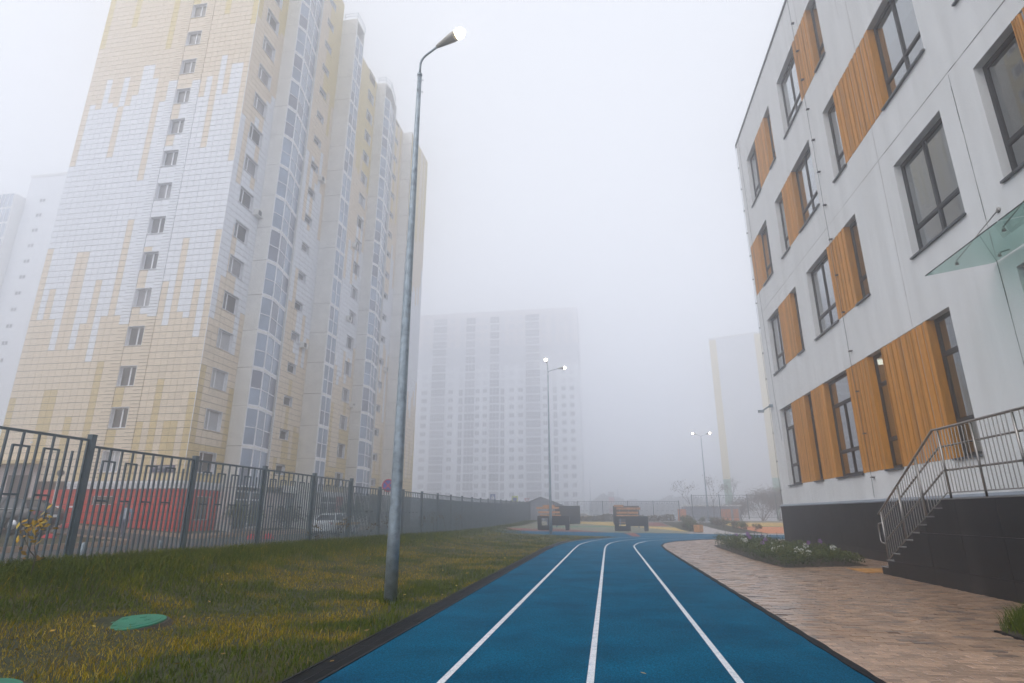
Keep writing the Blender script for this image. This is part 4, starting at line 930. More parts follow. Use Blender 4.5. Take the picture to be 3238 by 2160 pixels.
street_lamp(12.0, 76.0, .6, 9.9, [(.9, -.45, .3, .55), (-.9, -.45, .3, .55)], 'twin-headed street lamp beyond the far playground fence', lens='lampfar')
for x, y, h in ((-5.0, 175, 11), (20.5, 170, 10), (3.2, 190, 9)):
    street_lamp(x, y, Z(x, y), h, [(.9, -.4, .2, .8)], 'thin distant street lamp fading into the fog', 'distant street lamps', r0=.12, r1=.07, lens='lampdim')
t = thing('lantern_post', 'short pale lantern post before the red plinth of the tower', 'lamp', (-32.4, 30.6, Z(-32.4, 30.6)))
z0 = Z(-32.4, 30.6); MB().tube([(-32.4, 30.6, z0), (-32.4, 30.6, 3.55)], [.11, .085], 12).build('post', M['concrete'], t, True)
MB().tube([(-32.4, 30.6, 3.55), (-32.4, 30.6, 3.72), (-32.4, 30.6, 3.85), (-32.4, 30.6, 3.95)], [.1, .2, .18, .04], 12).build('lantern', M['darkgrey'], t, True)

# ------------------------------------------------------------------ manhole covers
for (x, y, lab) in ((-5.85, 6.88, 'round green plastic manhole cover tilted in the ochre grass'), (-5.0, 4.26, 'green manhole cover half hidden at the lawn\'s near end')):
    z = Z(x, y)-.022; t = thing('manhole_cover', lab, 'manhole cover', (x, y, z))
    q = MB(); q.tube([(x, y, z-.06), (x, y, z+.012)], [.5, .43], 30); q.build('mud_ring', M['soil'], t)
    q = MB(); q.tube([(x, y, z-.06), (x, y, z+.024), (x, y, z+.03)], [.40, .40, .39], 40); q.build('rim', M['green'], t)
    q = MB(); q.tube([(x, y, z+.03), (x, y, z+.038)], [.345, .335], 40); ld = q.build('lid', M['green'], t)
    for k in range(6):
        a = k*math.pi/3; MB().box(x+math.cos(a)*.2-.03, x+math.cos(a)*.2+.03, y+math.sin(a)*.2-.03, y+math.sin(a)*.2+.03, z+.0385, z+.043).build('stud', M['green'], ld)
    t.rotation_euler = (R(3.5), R(-3), .4)

# ------------------------------------------------------------------ street behind the fence
struct(sheet('road', [(-12.2, -4), (-12.2, 74), (-22.6, 74), (-22.6, 45), (-23.5, 31.2), (-42, 30.4), (-60, 30), (-60, -4)], -.02, M['asphalt'], 2.5))
struct(sheet('pavement', [(-23.4, 32.0), (-22.9, 45), (-22.9, 74), (-25.2, 74), (-25.3, 32.4), (-26, 32.2), (-44, 31.6), (-44, 31.0)], .03, M['kerb'], 2))
struct(sheet('verge', [(-25.3, 32.4), (-25.2, 74), (-26.9, 74), (-26.9, 33.8), (-45, 33.8), (-45, 31.7), (-26, 32.3)], .06, M['lawn'], 2))
q = MB()
def kerb_line(name, pts, lab, hgt=.16, wd=.15):
    t = thing(name, lab, 'kerb', (pts[0][0], pts[0][1], Z(*pts[0]))); 
    for i in range(len(pts)-1):
        a, b = Vector(pts[i]), Vector(pts[i+1]); n = max(1, round((b-a).length/1.0)); d = (b-a)/n; nn = Vector((-d.y, d.x)).normalized()*wd/2
        for k in range(n):
            p = a+d*k; e_ = p+d*.985; za, zb = Z(*p), Z(*e_)
            MB().raw([(p.x+nn.x, p.y+nn.y, za-.1), (p.x-nn.x, p.y-nn.y, za-.1), (e_.x-nn.x, e_.y-nn.y, zb-.1), (e_.x+nn.x, e_.y+nn.y, zb-.1), (p.x+nn.x, p.y+nn.y, za+hgt), (p.x-nn.x, p.y-nn.y, za+hgt), (e_.x-nn.x, e_.y-nn.y, zb+hgt), (e_.x+nn.x, e_.y+nn.y, zb+hgt)], BF).build('kerbstone', M['kerb'], t)
kerb_line('kerb', [(-40, 30.9), (-30, 31.1), (-23.3, 31.7), (-22.7, 45), (-22.7, 60)], 'long brownish kerb along the pavement before the tower')
kerb_line('kerb', [(-44, 24.4), (-36, 25.2), (-26, 25.9), (-22.9, 26.0), (-22.3, 25.2), (-22.3, 12)], 'kerb of the grassy island under the black car', .2)
struct(sheet('island', [(-44, 24.3), (-36, 25.1), (-26, 25.8), (-23, 25.9), (-22.45, 25.2), (-22.45, 12), (-44, 12)], .12, M['lawn'], 2.5))
def hemi(x, y, lab, r=.27):
    z = Z(x, y); q = MB(); pr = [(r*1.02, 0), (r, .06), (r*.93, r*.45), (r*.72, r*.75), (r*.4, r*.94), (.02, r)]
    q.tube([(x, y, z+h) for _, h in pr], [a for a, _ in pr], 20); o = q.build('bollard', M['redball'], None, True, (x, y, z)); tag(o, lab, 'bollard', 'red hemisphere bollards along the kerb')
for x, y, l in ((-20.05, 31.7, 'one of two red hemispherical bollards side by side behind the fence post'), (-19.55, 32.5, 'one of two red hemispherical bollards side by side behind the fence post'), (-31.0, 30.4, 'red hemispherical bollard on the kerb before the red plinth'), (-25.6, 24.3, 'red hemispherical bollard behind the yellow leaved sapling')): hemi(x, y, l, .3)
t = thing('boom_barrier', 'white and red boom barrier before the red plinth', 'barrier', (-33.6, 29.3, Z(-33.6, 29.3)))
z0 = Z(-33.6, 29.3); MB().box(-33.8, -33.45, 29.1, 29.45, z0, 1.9).build('cabinet', M['white'], t)
for k in range(10): MB().box(-33.4+k*.42, -33.4+k*.42+.418, 29.23, 29.3, 1.72, 1.81).build('boom_segment', M['redball' if k % 3 == 1 else 'white'], t)
for x, y in ((-11.6, 11.9), (-12.4, 15.2)):
    z = Z(x, y); o = MB().tube([(x, y, z-.1), (x, y, z+.62), (x, y, z+.66)], [.045, .045, .02], 10).build('short_post', M['galv'], None, True, (x, y, z)); tag(o, 'short grey steel post in the road behind the fence', 'post', 'short posts behind the fence')

# ------------------------------------------------------------------ cars
def make_car(label, paint, loc, rz, stripe=None, group=None, full=True, scale=1):
    t = thing('parked_car', label, 'car', (0, 0, 0), 0, group)
    # stations along x (front +x): x, half width, z bottom, z waist, z top
    stn = [(2.28, .60, .42, .55, .62), (2.18, .78, .30, .58, .74), (1.85, .86, .22, .60, .82), (1.2, .89, .20, .62, .93), (.75, .90, .20, .62, .97), (-.3, .905, .20, .62, .97), (-1.2, .90, .20, .62, 1.0), (-1.75, .87, .22, .62, 1.02), (-2.12, .82, .28, .62, 1.0), (-2.26, .68, .40, .58, .86)]
    mb = MB(); n = 10
    for x, w_, zb, zw, zt in stn:
        mb.v += [(x, -w_*.86, zb), (x, -w_, zb+.1), (x, -w_*1.0, zw), (x, -w_*.965, zt-.06), (x, -w_*.86, zt), (x, w_*.86, zt), (x, w_*.965, zt-.06), (x, w_, zw), (x, w_, zb+.1), (x, w_*.86, zb)]
    for i in range(len(stn)-1):
        for k in range(n): a = i*n+k; b = i*n+(k+1) % n; mb.f.append((a, b, b+n, a+n)); mb.m.append(0)
    mb.f += [tuple(range(n))[::-1], tuple(range((len(stn)-1)*n, len(stn)*n))]; mb.m += [0, 0]
    body = mb.build('body', paint, t, True)
    # cabin: glass block and roof
    base = [(1.0, .80, .93), (.45, .84, .95), (-.5, .845, .96), (-1.3, .82, .98), (-1.72, .74, 1.0)]; roof = [(.28, .60, 1.40), (.02, .64, 1.43), (-.55, .645, 1.44), (-1.0, .62, 1.40), (-1.22, .56, 1.34)]
    g = MB(); m_ = len(base)
    for s in (-1, 1):
        b0 = len(g.v); g.v += [(x, s*w_, z) for x, w_, z in base]+[(x, s*w_, z) for x, w_, z in roof]
        for i in range(m_-1): f = (b0+i, b0+i+1, b0+m_+i+1, b0+m_+i); g.f.append(f if s > 0 else f[::-1]); g.m.append(0)
    o1 = 2*m_
    g.f += [(0, m_, m_+o1, o1), (m_-1, m_-1+o1, 2*m_-1+o1, 2*m_-1)]; g.m += [0, 0]
    gl = g.build('windows', M['carglass'], t)
    r_ = MB()
    for i in range(m_-1): a = Vector(roof[i]); b = Vector(roof[i+1]); r_.raw([(a.x, -a.y-.01, a.z-.01), (a.x, a.y+.01, a.z-.01), (b.x, b.y+.01, b.z-.01), (b.x, -b.y-.01, b.z-.01), (a.x, -a.y*.9, a.z+.035), (a.x, a.y*.9, a.z+.035), (b.x, b.y*.9, b.z+.035), (b.x, -b.y*.9, b.z+.035)], BF)
    r_.build('roof', paint, t)
    for s in (-1, 1):
        for i in (0, 2, m_-1):
            a = Vector((base[i][0], s*(base[i][1]+.006), base[i][2])); b = Vector((roof[i][0], s*(roof[i][1]+.006), roof[i][2])); MB().tube([a, b], .035 if i != m_-1 else .06, 6).build('pillar', paint, t)
        MB().tube([(.62, s*.93, .98), (.60, s*1.02, 1.02)], [.05, .07], 8).build('mirror', paint, t, True)
        MB().box(2.05, 2.21, s*.66-.13, s*.66+.13, .60, .72).build('headlight', M['clearlens'], t); MB().box(-2.25, -2.08, s*.64-.17, s*.64+.17, .74, .88).build('taillight', M['redlens'], t)
        for x in (1.38, -1.35):
            wv = MB().tube([(x, s*.70, .32), (x, s*.90, .32), (x, s*.915, .32)], [.32, .32, .29], 22).build('wheel', M['tyre'], t, True)
            MB().tube([(x, s*.90, .32), (x, s*.925, .32)], [.21, .2], 14).build('rim', M['rim'], wv, True)
            if full:
                q = MB()
                for k in range(12): a = math.pi*k/11; b = math.pi*(k+1)/11 if k < 11 else math.pi
                q.tube([(x+math.cos(R(10+160*k/10))*.36, s*.905, .32+math.sin(R(10+160*k/10))*.36) for k in range(11)], .022, 5); q.build('wheel_arch', M['tyre'], body)
        if full:
            for x in (.55, -.45): MB().box(x-.006, x+.006, s*.906-.002, s*.906+.002, .36, .94).build('door_gap', M['capdark'], body)
            for x in (-.25, -1.2): MB().box(x, x+.16, s*.912-.01, s*.912+.01, .80, .83).build('door_handle', paint, body)
            MB().tube([(.95, s*.83, .955), (-.4, s*.862, .975), (-1.6, s*.80, 1.005)], .009, 5).build('trim', M['rim'], body)
        if stripe: MB().box(-2.0, 1.9, s*.915-.004, s*.915+.004, .70, .86).build('stripe', stripe, body)
    MB().box(-2.285, -2.25, -.26, .26, .62, .74).build('number_plate', M['letter'], t); MB().box(2.275, 2.30, -.26, .26, .42, .53).build('number_plate', M['letter'], t)
    MB().box(-2.3, -2.18, -.72, .72, .34, .52).build('bumper', paint, t); MB().box(2.16, 2.31, -.68, .68, .30, .44).build('bumper', paint if not full else M['darkgrey'], t)
    t.location = loc; t.rotation_euler = (0, 0, rz); t.scale = (scale,)*3; return t
make_car('dusty black sedan parked on the island behind the fence', M['carblack'], (-28.7, 24.6, Z(-28.7, 24.6)+.12), R(186), scale=1.08)
make_car('white taxi sedan with yellow side stripe parked facing away', M['carwhite'], (-18.5, 38.9, Z(-18.5, 38.9)-.02), R(90), stripe=M['caryellow'], scale=1.0)
make_car('yellow taxi parked far off beyond the playground fence', M['caryellow'], (-5.6, 140, .1), R(5), full=False)
for k, (x, y, m_, a) in enumerate(((-2.8, 152, 'carwhite', 20), (-8.6, 158, 'carwhite', 15), (13.2, 150, 'carwhite', 80), (16.0, 152, 'carwhite', 80), (19.0, 150, 'cargrey', 85))):
    make_car('pale car parked far off, blurred by the fog' if m_ == 'carwhite' else 'silver car at the end of the far parking row', M[m_], (x, y, .1), R(a), group='cars in the far car park' if m_ == 'carwhite' else None, full=False)

# ------------------------------------------------------------------ person behind the fence
def skin_body(name, joints, edges, m, parent, root=0, sub=2):
    me = bpy.data.meshes.new(name); me.from_pydata([j[0] for j in joints], edges, []); o = bpy.data.objects.new(name, me); COL.objects.link(o)
    o.modifiers.new('skin', 'SKIN'); 
    if not me.skin_vertices: me.attributes  # layer made by the modifier
    bpy.context.view_layer.objects.active = o
    if not me.skin_vertices:
        bm = bmesh.new(); bm.from_mesh(me); bm.verts.layers.skin.verify(); bm.to_mesh(me); bm.free()
    for i, j in enumerate(joints): sv = me.skin_vertices[0].data[i]; sv.radius = j[1] if isinstance(j[1], tuple) else (j[1], j[1]); sv.use_root = (i == root)
    s = o.modifiers.new('sub', 'SUBSURF'); s.levels = sub; s.render_levels = sub
    bpy.context.view_layer.update()
    nm = bpy.data.meshes.new_from_object(o.evaluated_get(bpy.context.evaluated_depsgraph_get())); bpy.data.objects.remove(o)
    nm.materials.clear(); nm.materials.append(m)
    nm.polygons.foreach_set('use_smooth', [True]*len(nm.polygons))
    return put(name, nm, parent)
pe = thing('person', 'person in light denim jacket, grey trousers and dark cap walking behind the fence', 'person', (0, 0, 0))
# local frame: faces +x, z up, 1.76 m tall
jb = [((0, 0, .98), (.12, .15)), ((0, 0, 1.15), (.11, .145)), ((0, 0, 1.32), (.115, .17)), ((0, 0, 1.44), (.09, .13)), ((.01, 0, 1.53), .058), ((.02, 0, 1.58), .062),
      ((0, .19, 1.42), .072), ((-.03, .25, 1.18), .056), ((.03, .27, .97), .046), ((.07, .26, .90), .036), ((0, -.19, 1.42), .072), ((-.05, -.25, 1.18), .056), ((.0, -.27, .96), .046), ((.03, -.26, .89), .036),
      ((.02, .10, .90), .10), ((.14, .11, .52), .072), ((.10, .11, .12), .052), ((.13, .11, .06), .045), ((.26, .12, .045), .036), ((-.02, -.10, .90), .10), ((-.08, -.11, .52), .072), ((-.22, -.11, .16), .05), ((-.20, -.11, .09), .045), ((-.08, -.12, .045), .036)]
eb = [(0, 1), (1, 2), (2, 3), (3, 4), (4, 5), (3, 6), (6, 7), (7, 8), (8, 9), (3, 10), (10, 11), (11, 12), (12, 13), (0, 14), (14, 15), (15, 16), (16, 17), (17, 18), (0, 19), (19, 20), (20, 21), (21, 22), (22, 23)]
body = skin_body('body', jb, eb, M['denim'], pe)
for m_ in ('jeans', 'skin', 'capdark', 'shirt'): body.data.materials.append(M[m_])
for p in body.data.polygons:
    c_ = p.center
    p.material_index = 3 if c_.z < .085 else 2 if (c_.z > 1.505 or (abs(c_.y) > .2 and c_.z < .955)) else 1 if (c_.z < .93 and abs(c_.y) < .215) else (4 if (c_.x > .03 and abs(c_.y) < .065 and c_.z > .95) else 0)
hd = MB(); pr = [(.0, .0, 1.545, .045), (.0, .0, 1.575, .066), (.012, .0, 1.62, .080), (.012, 0, 1.67, .084), (.005, 0, 1.72, .080), (0, 0, 1.76, .058), (0, 0, 1.775, .02)]
hd.tube([(a, b, c) for a, b, c, _ in pr], [d for *_, d in pr], 18); head = hd.build('head', M['skin'], pe, True)
MB().tube([(.085, 0, 1.655), (.108, 0, 1.635)], [.012, .016], 8).build('nose', M['skin'], head, True)
for s in (-1, 1): MB().tube([(.088, s*.03, 1.668), (.092, s*.03, 1.668)], .011, 8).build('eye', M['capdark'], head); MB().tube([(0, s*.083, 1.66), (-.005, s*.095, 1.66)], [.026, .02], 8).build('ear', M['skin'], head, True)
MB().box(.08, .09, -.022, .022, 1.603, 1.609).build('mouth', M['redlens'], head)
cp = MB(); cp.tube([(0, 0, 1.69), (0, 0, 1.73), (0, 0, 1.775), (0, 0, 1.79)], [.09, .092, .066, .01], 18); c_ = cp.build('cap', M['capdark'], pe, True); MB().box(.06, .17, -.065, .065, 1.695, 1.708).build('cap_peak', M['capdark'], c_)
for sx, sy, z in ((1, .255, .86), (1, -.255, .85)):
    x0 = .075 if sy > 0 else .035; hnd = MB(); hnd.tube([(x0, sy, z+.05), (x0+.005, sy, z), (x0+.01, sy*.99, z-.03)], [.034, .04, .036], 8); h_ = hnd.build('hand', M['skin'], pe, True)
    for k, (dy, L) in enumerate(((-.027, .065), (-.009, .075), (.009, .07), (.027, .055))):
        MB().tube([(x0+.01+dy*.4, sy*.99+dy*.9, z-.03), (x0+.02+dy*.4, sy*.98+dy*.9, z-.03-L*.6), (x0+.012+dy*.4, sy*.96+dy*.9, z-.03-L)], [.009, .008, .006], 6).build('finger', M['skin'], h_, True)
    MB().tube([(x0+.03, sy, z+.02), (x0+.055, sy*.97, z-.015), (x0+.055, sy*.95, z-.045)], [.011, .009, .007], 6).build('thumb', M['skin'], h_, True)
jk = MB(); jk.tube([(0, 0, .94), (0, 0, .99)], .001, 4)
for s in (-1, 1): MB().tube([(.09, s*.065, 1.49), (.128, s*.075, 1.40), (.125, s*.075, 1.2), (.12, s*.08, .97)], .016, 6).build('jacket_front_edge', M['denim'], pe, True)
pe.location = (-25.0, 27.9, Z(-25, 27.9)+.0); pe.rotation_euler = (0, 0, R(-68)); pe.scale = (1.0, 1.0, 1.0)

# ------------------------------------------------------------------ shrubs, saplings, trees
def limb(mb, p, d, L, r, depth, tips, spread=.55, n=3):
    q = p+d*L; mb.tube([p, p.lerp(q, .5)+Vector((random.gauss(0, .04), random.gauss(0, .04), 0))*L, q], [r, r*.8, r*.6], 5, caps=False)
    if depth == 0: tips.append(q); return
    for _ in range(n):
        dd = (d+Vector((random.gauss(0, spread), random.gauss(0, spread), random.gauss(.1, spread*.6)))).normalized(); limb(mb, q, dd, L*random.uniform(.55, .8), r*.6, depth-1, tips, spread, n)
    tips.append(q)
def tree(name, label, cat, x, y, h, crown_r, leaf, nleaf, m, group=None, stems=1, depth=3, trunk=.35, r0=.05, n=3, zoff=0, dens=.5):
    z = Z(x, y)+zoff; t = thing(name, label, cat, (x, y, z), group=group); tips = []; mb = MB()
    for _ in range(stems): limb(mb, Vector((x+random.gauss(0, .12)*(stems > 1), y+random.gauss(0, .12)*(stems > 1), z-.05)), Vector((random.gauss(0, .12 if stems == 1 else .4), random.gauss(0, .12 if stems == 1 else .4), 1)).normalized(), h*trunk, r0, depth, tips, .5, n)
    o_ = mb.build('trunk', M['bark'], t)
    if stems > 1: o_['kind'] = 'stuff'
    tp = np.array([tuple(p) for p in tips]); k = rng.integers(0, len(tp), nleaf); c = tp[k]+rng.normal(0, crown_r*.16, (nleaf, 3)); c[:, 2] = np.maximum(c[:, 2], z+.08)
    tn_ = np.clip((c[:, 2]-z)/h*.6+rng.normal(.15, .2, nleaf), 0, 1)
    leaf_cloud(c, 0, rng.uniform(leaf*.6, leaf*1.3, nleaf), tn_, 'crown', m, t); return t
tree('sapling', 'young sapling with yellow autumn leaves by the fence', 'sapling', -8.25, 7.7, .74, .45, .055, 64, M['leafyel'], depth=3, trunk=.52, r0=.012, n=2, zoff=-.02)
tree('shrub', 'dark green rounded shrub beside the white glazed entrance', 'shrub', -24.6, 37.2, 2.0, 1.3, .07, 2600, M['leafgreen'], stems=5, depth=3, trunk=.36, r0=.02)
tree('shrub', 'ochre leaved shrub before the corrugated door canopy', 'shrub', -24.6, 42.6, 1.9, 1.1, .07, 1500, M['leafbrown'], stems=5, depth=3, trunk=.36, r0=.02)
tree('shrub', 'broad leafy bush behind the white taxi', 'shrub', -22.8, 51.5, 2.6, 2.0, .09, 2400, M['leafgreen'], stems=7, depth=3, trunk=.36, r0=.03)
for x, y, h in ((-9.15, 19.6, .75), (-9.1, 21.9, .7), (-9.2, 24.3, .9), (-9.15, 17.9, .6), (-9.2, 28.9, .95), (-9.2, 31.2, 1.05), (-9.2, 33.6, 1.2), (-9.2, 35.6, 1.15)):
    tree('sapling', 'withered small sapling with few brown leaves along the fence', 'sapling', x, y, h, .5, .05, 34, M['leafbrown'], 'withered saplings along the fence', depth=2, trunk=.5, r0=.010, n=2)
for k in range(16):
    f_ = k/15; x = 8.35-1.45*f_*1.0; y = 66-16.6*f_
    tree('rose_bush', 'low leafy bush in the narrow bed beside the pale path', 'bush', x-.35+random.uniform(-.25, .25), y, .75, .6, .07, 240, M['leafbrown' if k % 3 == 0 else 'leafgreen'], 'bushes on the bed left of the pale path', stems=3, depth=2, trunk=.4, r0=.012)
for k in range(14):
    f_ = k/13; x = 9.6+1.3*f_; y = 63-12.5*f_
    tree('rose_bush', 'low bush with reddish tips on the grassy wedge by the orange ground', 'bush', x+random.uniform(-.2, .5), y, .7, .6, .07, 180, M['leafbrown' if k % 2 else 'leafgreen'], 'bushes on the grassy wedge', stems=3, depth=2, trunk=.4, r0=.012)
for x, y, h, lab in ((20.6, 86, 4.8, 'tall bare reddish bush beyond the right fence'), (23.4, 88, 5.6, 'largest bare bush beside the school corner beyond the fence'), (26.2, 87, 5.2, 'bare bush mostly hidden behind the school corner'), (18.6, 90, 3.4, 'smaller bare bush left of the tall reddish ones')):
    tree('bare_bush', lab, 'bush', x, y, h, 2.6, .10, 2600, M['twig'], stems=8, depth=4, trunk=.30, r0=.05)
for x, y, h in ((11.0, 80, 5.0), (13.6, 82, 5.6), (16.2, 84, 5.4)): tree('thin_tree', 'thin nearly leafless young tree beyond the far fence', 'tree', x, y, h, 1.4, .08, 260, M['twig'], 'thin young trees beyond the far fence', depth=3, trunk=.42, r0=.04)
hx = rng.uniform(-7.5, 7.6, 5200); hy = rng.uniform(71.5, 73.3, 5200); hzz = zg(hx, hy)+rng.random(5200)*(.45+.45*vnoise(hx, hy, .7, 21))
tag(leaf_cloud(np.stack([hx, hy, hzz], 1), 0, rng.uniform(.06, .13, 5200), rng.random(5200), 'hedge', M['leafbrown']), 'low brownish hedge along the far fence', 'hedge', kind='stuff')
# far wood: a row of crowns that reads as one dark mass
wx = rng.uniform(-7, 75, 26000); wy = rng.uniform(225, 238, 26000); wz = rng.random(26000)**.8*(4+4.5*vnoise(wx, wy*0, .13, 31)+1.5*vnoise(wx, wy*0, .6, 32))
tag(leaf_cloud(np.stack([wx, wy, wz], 1), 0, rng.uniform(.22, .5, 26000), rng.random(26000), 'far_wood', M['twig']), 'dark belt of trees low on the horizon in the fog', 'wood', kind='stuff')

# ------------------------------------------------------------------ playground
struct(sheet('rubber_ground', [(-8.35, 49.2), (-7.7, 66), (-3.4, 66.8), (5.3, 65.6), (6.3, 49.1), (5.7, 46.4), (1.3, 46.95), (-1.8, 48.15), (-4.4, 49.05), (-6.3, 47.8)], .006, M['olive'], 1.5))
struct(sheet('red_rubber_patch', [(-8.3, 49.0), (-6.45, 54.6), (-3.4, 52.5), (-.1, 48.1), (-1.8, 48.2), (-4.4, 49.1), (-6.3, 47.9), (-7.6, 45)], .010, M['rred'], 1.5))
struct(sheet('green_rubber_strip', [(-8.25, 50.2), (-6.6, 55.5), (-3.5, 56.0), (.5, 56.6), (2, 57), (2, 57.8), (.4, 57.7), (-3.6, 57.2), (-6.7, 57.0), (-8.15, 52.0)], .013, M['rgreen'], 1.5))
struct(sheet('yellow_rubber_patch', [(-4.0, 63.2), (-3.4, 66.6), (.5, 65.6), (2.5, 63.5), (2.2, 58.2), (.4, 58.0)], .011, M['ryellow'], 1.5))
struct(sheet('yellow_rubber_patch', [(2.0, 57.0), (3.7, 57.3), (5.75, 55.8), (6.2, 49.3), (4.8, 52.6)], .012, M['ryellow'], 1.5))
struct(sheet('red_rubber_patch', [(4.1, 65.0), (5.25, 64.9), (5.55, 57.5), (3.7, 57.7)], .011, M['rred'], 1.5))
struct(sheet('pale_path', [(6.3, 49.1), (8.0, 68), (5.5, 69), (5.5, 71.5), (9.6, 71.5), (8.5, 62.7), (9.4, 47.7), (11.5, 46.8), (45, 44.5), (45, 41.6), (11.8, 43.8), (8.6, 44.7), (5.65, 46.35)], .006, M['pale_pave'], 1.5))
struct(sheet('bed_strip', [(5.75, 57.4), (6.3, 49.3), (7.0, 50.2), (8.0, 67.5), (5.6, 68.5)], .012, M['lawn'], 1.5))
struct(sheet('grass_wedge', [(8.5, 62.7), (10.8, 65.1), (11.35, 53.5), (11.6, 47.1), (9.45, 48.1)], .012, M['lawn'], 1.5))
struct(sheet('orange_rubber', [(11.6, 47.15), (11.4, 53.5), (11.0, 58), (30, 58.5), (30, 46.5)], .008, M['rorange'], 1.5))
struct(sheet('yellow_rubber_patch', [(11.0, 58.05), (10.85, 65), (30, 65.6), (30, 58.55)], .008, M['ryellow'], 1.5))
struct(sheet('green_rubber_strip', [(13.4, 57.7), (30, 58.1), (30, 58.9), (13.4, 58.5)], .012, M['rgreen'], 1.5))
def seating(label, x0, yf, zf, sx, slx, top):
    t = thing('seating_frame', label, 'bench', (x0+1.3, yf, zf))
    w_ = 2.7
    # front board with a square hole and an open bay between the legs
    q = MB(); P = lambda a, b, c, d: q.box(x0+a, x0+b, yf, yf+.06, zf+c, zf+d)
    P(0, .36, 0, 1.17); P(.36, .90, 0, .40); P(.36, .90, .98, 1.17); P(.90, 1.28, 0, 1.17); P(1.28, 2.36, .40, 1.17); P(2.36, w_, 0, 1.17); q.build('front_board', M['black'], t)
    for a in (0, w_-.06): MB().box(x0+a, x0+a+.06, yf+.061, yf+.5, zf, zf+1.17).build('side_board', M['black'], t)
    MB().box(x0+.061, x0+w_-.061, yf+.061, yf+.5, zf+1.11, zf+1.17).build('top_board', M['black'], t)
    bx_ = x0+sx; by = yf+10.5; bz = Z(bx_+1, by); MB().box(bx_, bx_+2.55, by, by+.12, bz, bz+1.78).build('back_board', M['black'], t)
    ym = yf+5.2; zm = Z(x0+.5, ym)
    for k, (a, b, zc) in enumerate(slx): MB().box(x0+a, x0+b, ym+k*.5*0+[.0, -.25, -.5, -.75][k], ym+[.0, -.25, -.5, -.75][k]+.12, zc-.09, zc+.09).build('plank', M['wood'], t)
    for a in (slx[1][0]+.25, (slx[1][0]+slx[1][1])/2, slx[1][1]-.25):
        MB().box(x0+a, x0+a+.06, ym+.125, ym+.185, zm, 2.0).build('post', M['bluepost'], t); MB().box(x0+a, x0+a+.06, ym-.70, ym-.64, zm-.02, 1.22).build('post', M['bluepost'], t)
    MB().box(x0+.4, x0+1.0, ym-.5, ym-.38, zm+.42, zm+.5).build('plank', M['wood'], t)
seating('black seating frame with orange planks behind the two-armed lamp', -6.0, 51.0, Z(-4.6, 51), .6, [(-.1, 1.05, 2.12), (-.67, 1.45, 1.94), (-.47, 1.54, 1.55), (-.3, 1.66, 1.25)], 2)
seating('black seating frame with orange planks nearest the pale path', .46, 50.0, Z(1.8, 50), 0, [(.05, .92, 2.09), (.28, 2.39, 1.86), (.26, 2.17, 1.5), (.22, 2.17, 1.22)], 2)
bn = thing('litter_bin', 'square wooden slatted litter bin beside the pale path', 'bin', (6.82, 48.5, Z(6.8, 48.5)))
z0 = Z(6.8, 48.5)
for k in range(5):
    for (a, b) in ((6.52+k*.122, 48.2), (6.52+k*.122, 48.78)): MB().box(a, a+.112, b, b+.03, z0+.04, z0+.56).build('slat', M['wood'], bn)
    for (a, b) in ((6.495, 48.235+k*.108), (7.125, 48.235+k*.108)): MB().box(a, a+.025, b, b+.1, z0+.04, z0+.56).build('slat', M['wood'], bn)
MB().box(6.53, 7.115, 48.235, 48.775, z0-.02, z0+.5).build('liner', M['darkgrey'], bn)

# ------------------------------------------------------------------ far fences, shed, shelter
def simple_fence(name, label, x0, x1, y, zb, h, base=None):
    t = thing(name, label, 'fence', ((x0+x1)/2, y, zb)); n = max(1, round((x1-x0)/3)); L = (x1-x0)/n; bs = []
    for k in range(n+1): MB().box(x0+k*L-.05, x0+k*L+.05, y-.05, y+.05, zb-.1, zb+h+.08).build('post', M['fence'], t)
    for k in range(n):
        a, b = x0+k*L+.06, x0+(k+1)*L-.06; MB().box(a, b, y-.016, y+.016, zb+h-.04, zb+h).build('rail', M['fence'], t); MB().box(a, b, y-.016, y+.016, zb+.04, zb+.08).build('rail', M['fence'], t)
        br, cr_ = fence_panel_bars(b-a, zb+.06, zb+h, 19)
        bs += [(a+u-.013, a+u+.013, y-.012, y+.012, c, d) for u, c, d in br]+[(a+u, a+v, y-.011, y+.011, z-.014, z+.014) for u, v, z in cr_]
    rel_boxes('bars', bs, M['fence'], parent=t)['kind'] = 'stuff'
    if base: MB().box(x0-.2, x1+.2, y-.2, y+.2, zb-.9, zb+base).build('footing_wall', M['concrete'], t)
    return t
simple_fence('far_fence', 'bar fence with interlocked hoops closing the far end of the playground', -9.7, 8.4, 74.0, .55, 2.32)
simple_fence('garden_fence', 'taller bar fence on a grey footing wall by the orange ground', 9.4, 33.4, 70.0, .95, 2.5, 0.0)
sh = thing('shed', 'small grey gabled shed behind the far fence corner', 'shed', (-9.0, 80, .5))
x0, x1, y0, y1 = -11.4, -6.3, 79, 83
mb = MB(); mb.prism([(x0, y0, .3), (x1, y0, .3), (x1, y0, 2.55), ((x0+x1)/2, y0, 3.45), (x0, y0, 2.55)], (0, y1-y0, 0)); wl = mb.build('wall', M['shedgrey'], sh)
for k in range(25): MB().box(x0+.1+k*.2, x0+.13+k*.2, y0-.02, y0-.001, .3, 2.5).build('batten', M['concrete'], wl)
for s in (0, 1):
    xe = x0-.25 if s == 0 else x1+.25; xm = (x0+x1)/2; MB().prism([(xe, y0-.25, 2.50), (xm, y0-.25, 3.52), (xm, y0-.25, 3.60), (xe, y0-.25, 2.58)], (0, y1-y0+.5, 0)).build('roof', M['darkgrey'], sh)
sl = thing('bin_shelter', 'low grey bin shelter with orange panels beyond the fence', 'shelter', (14.5, 84, .4))
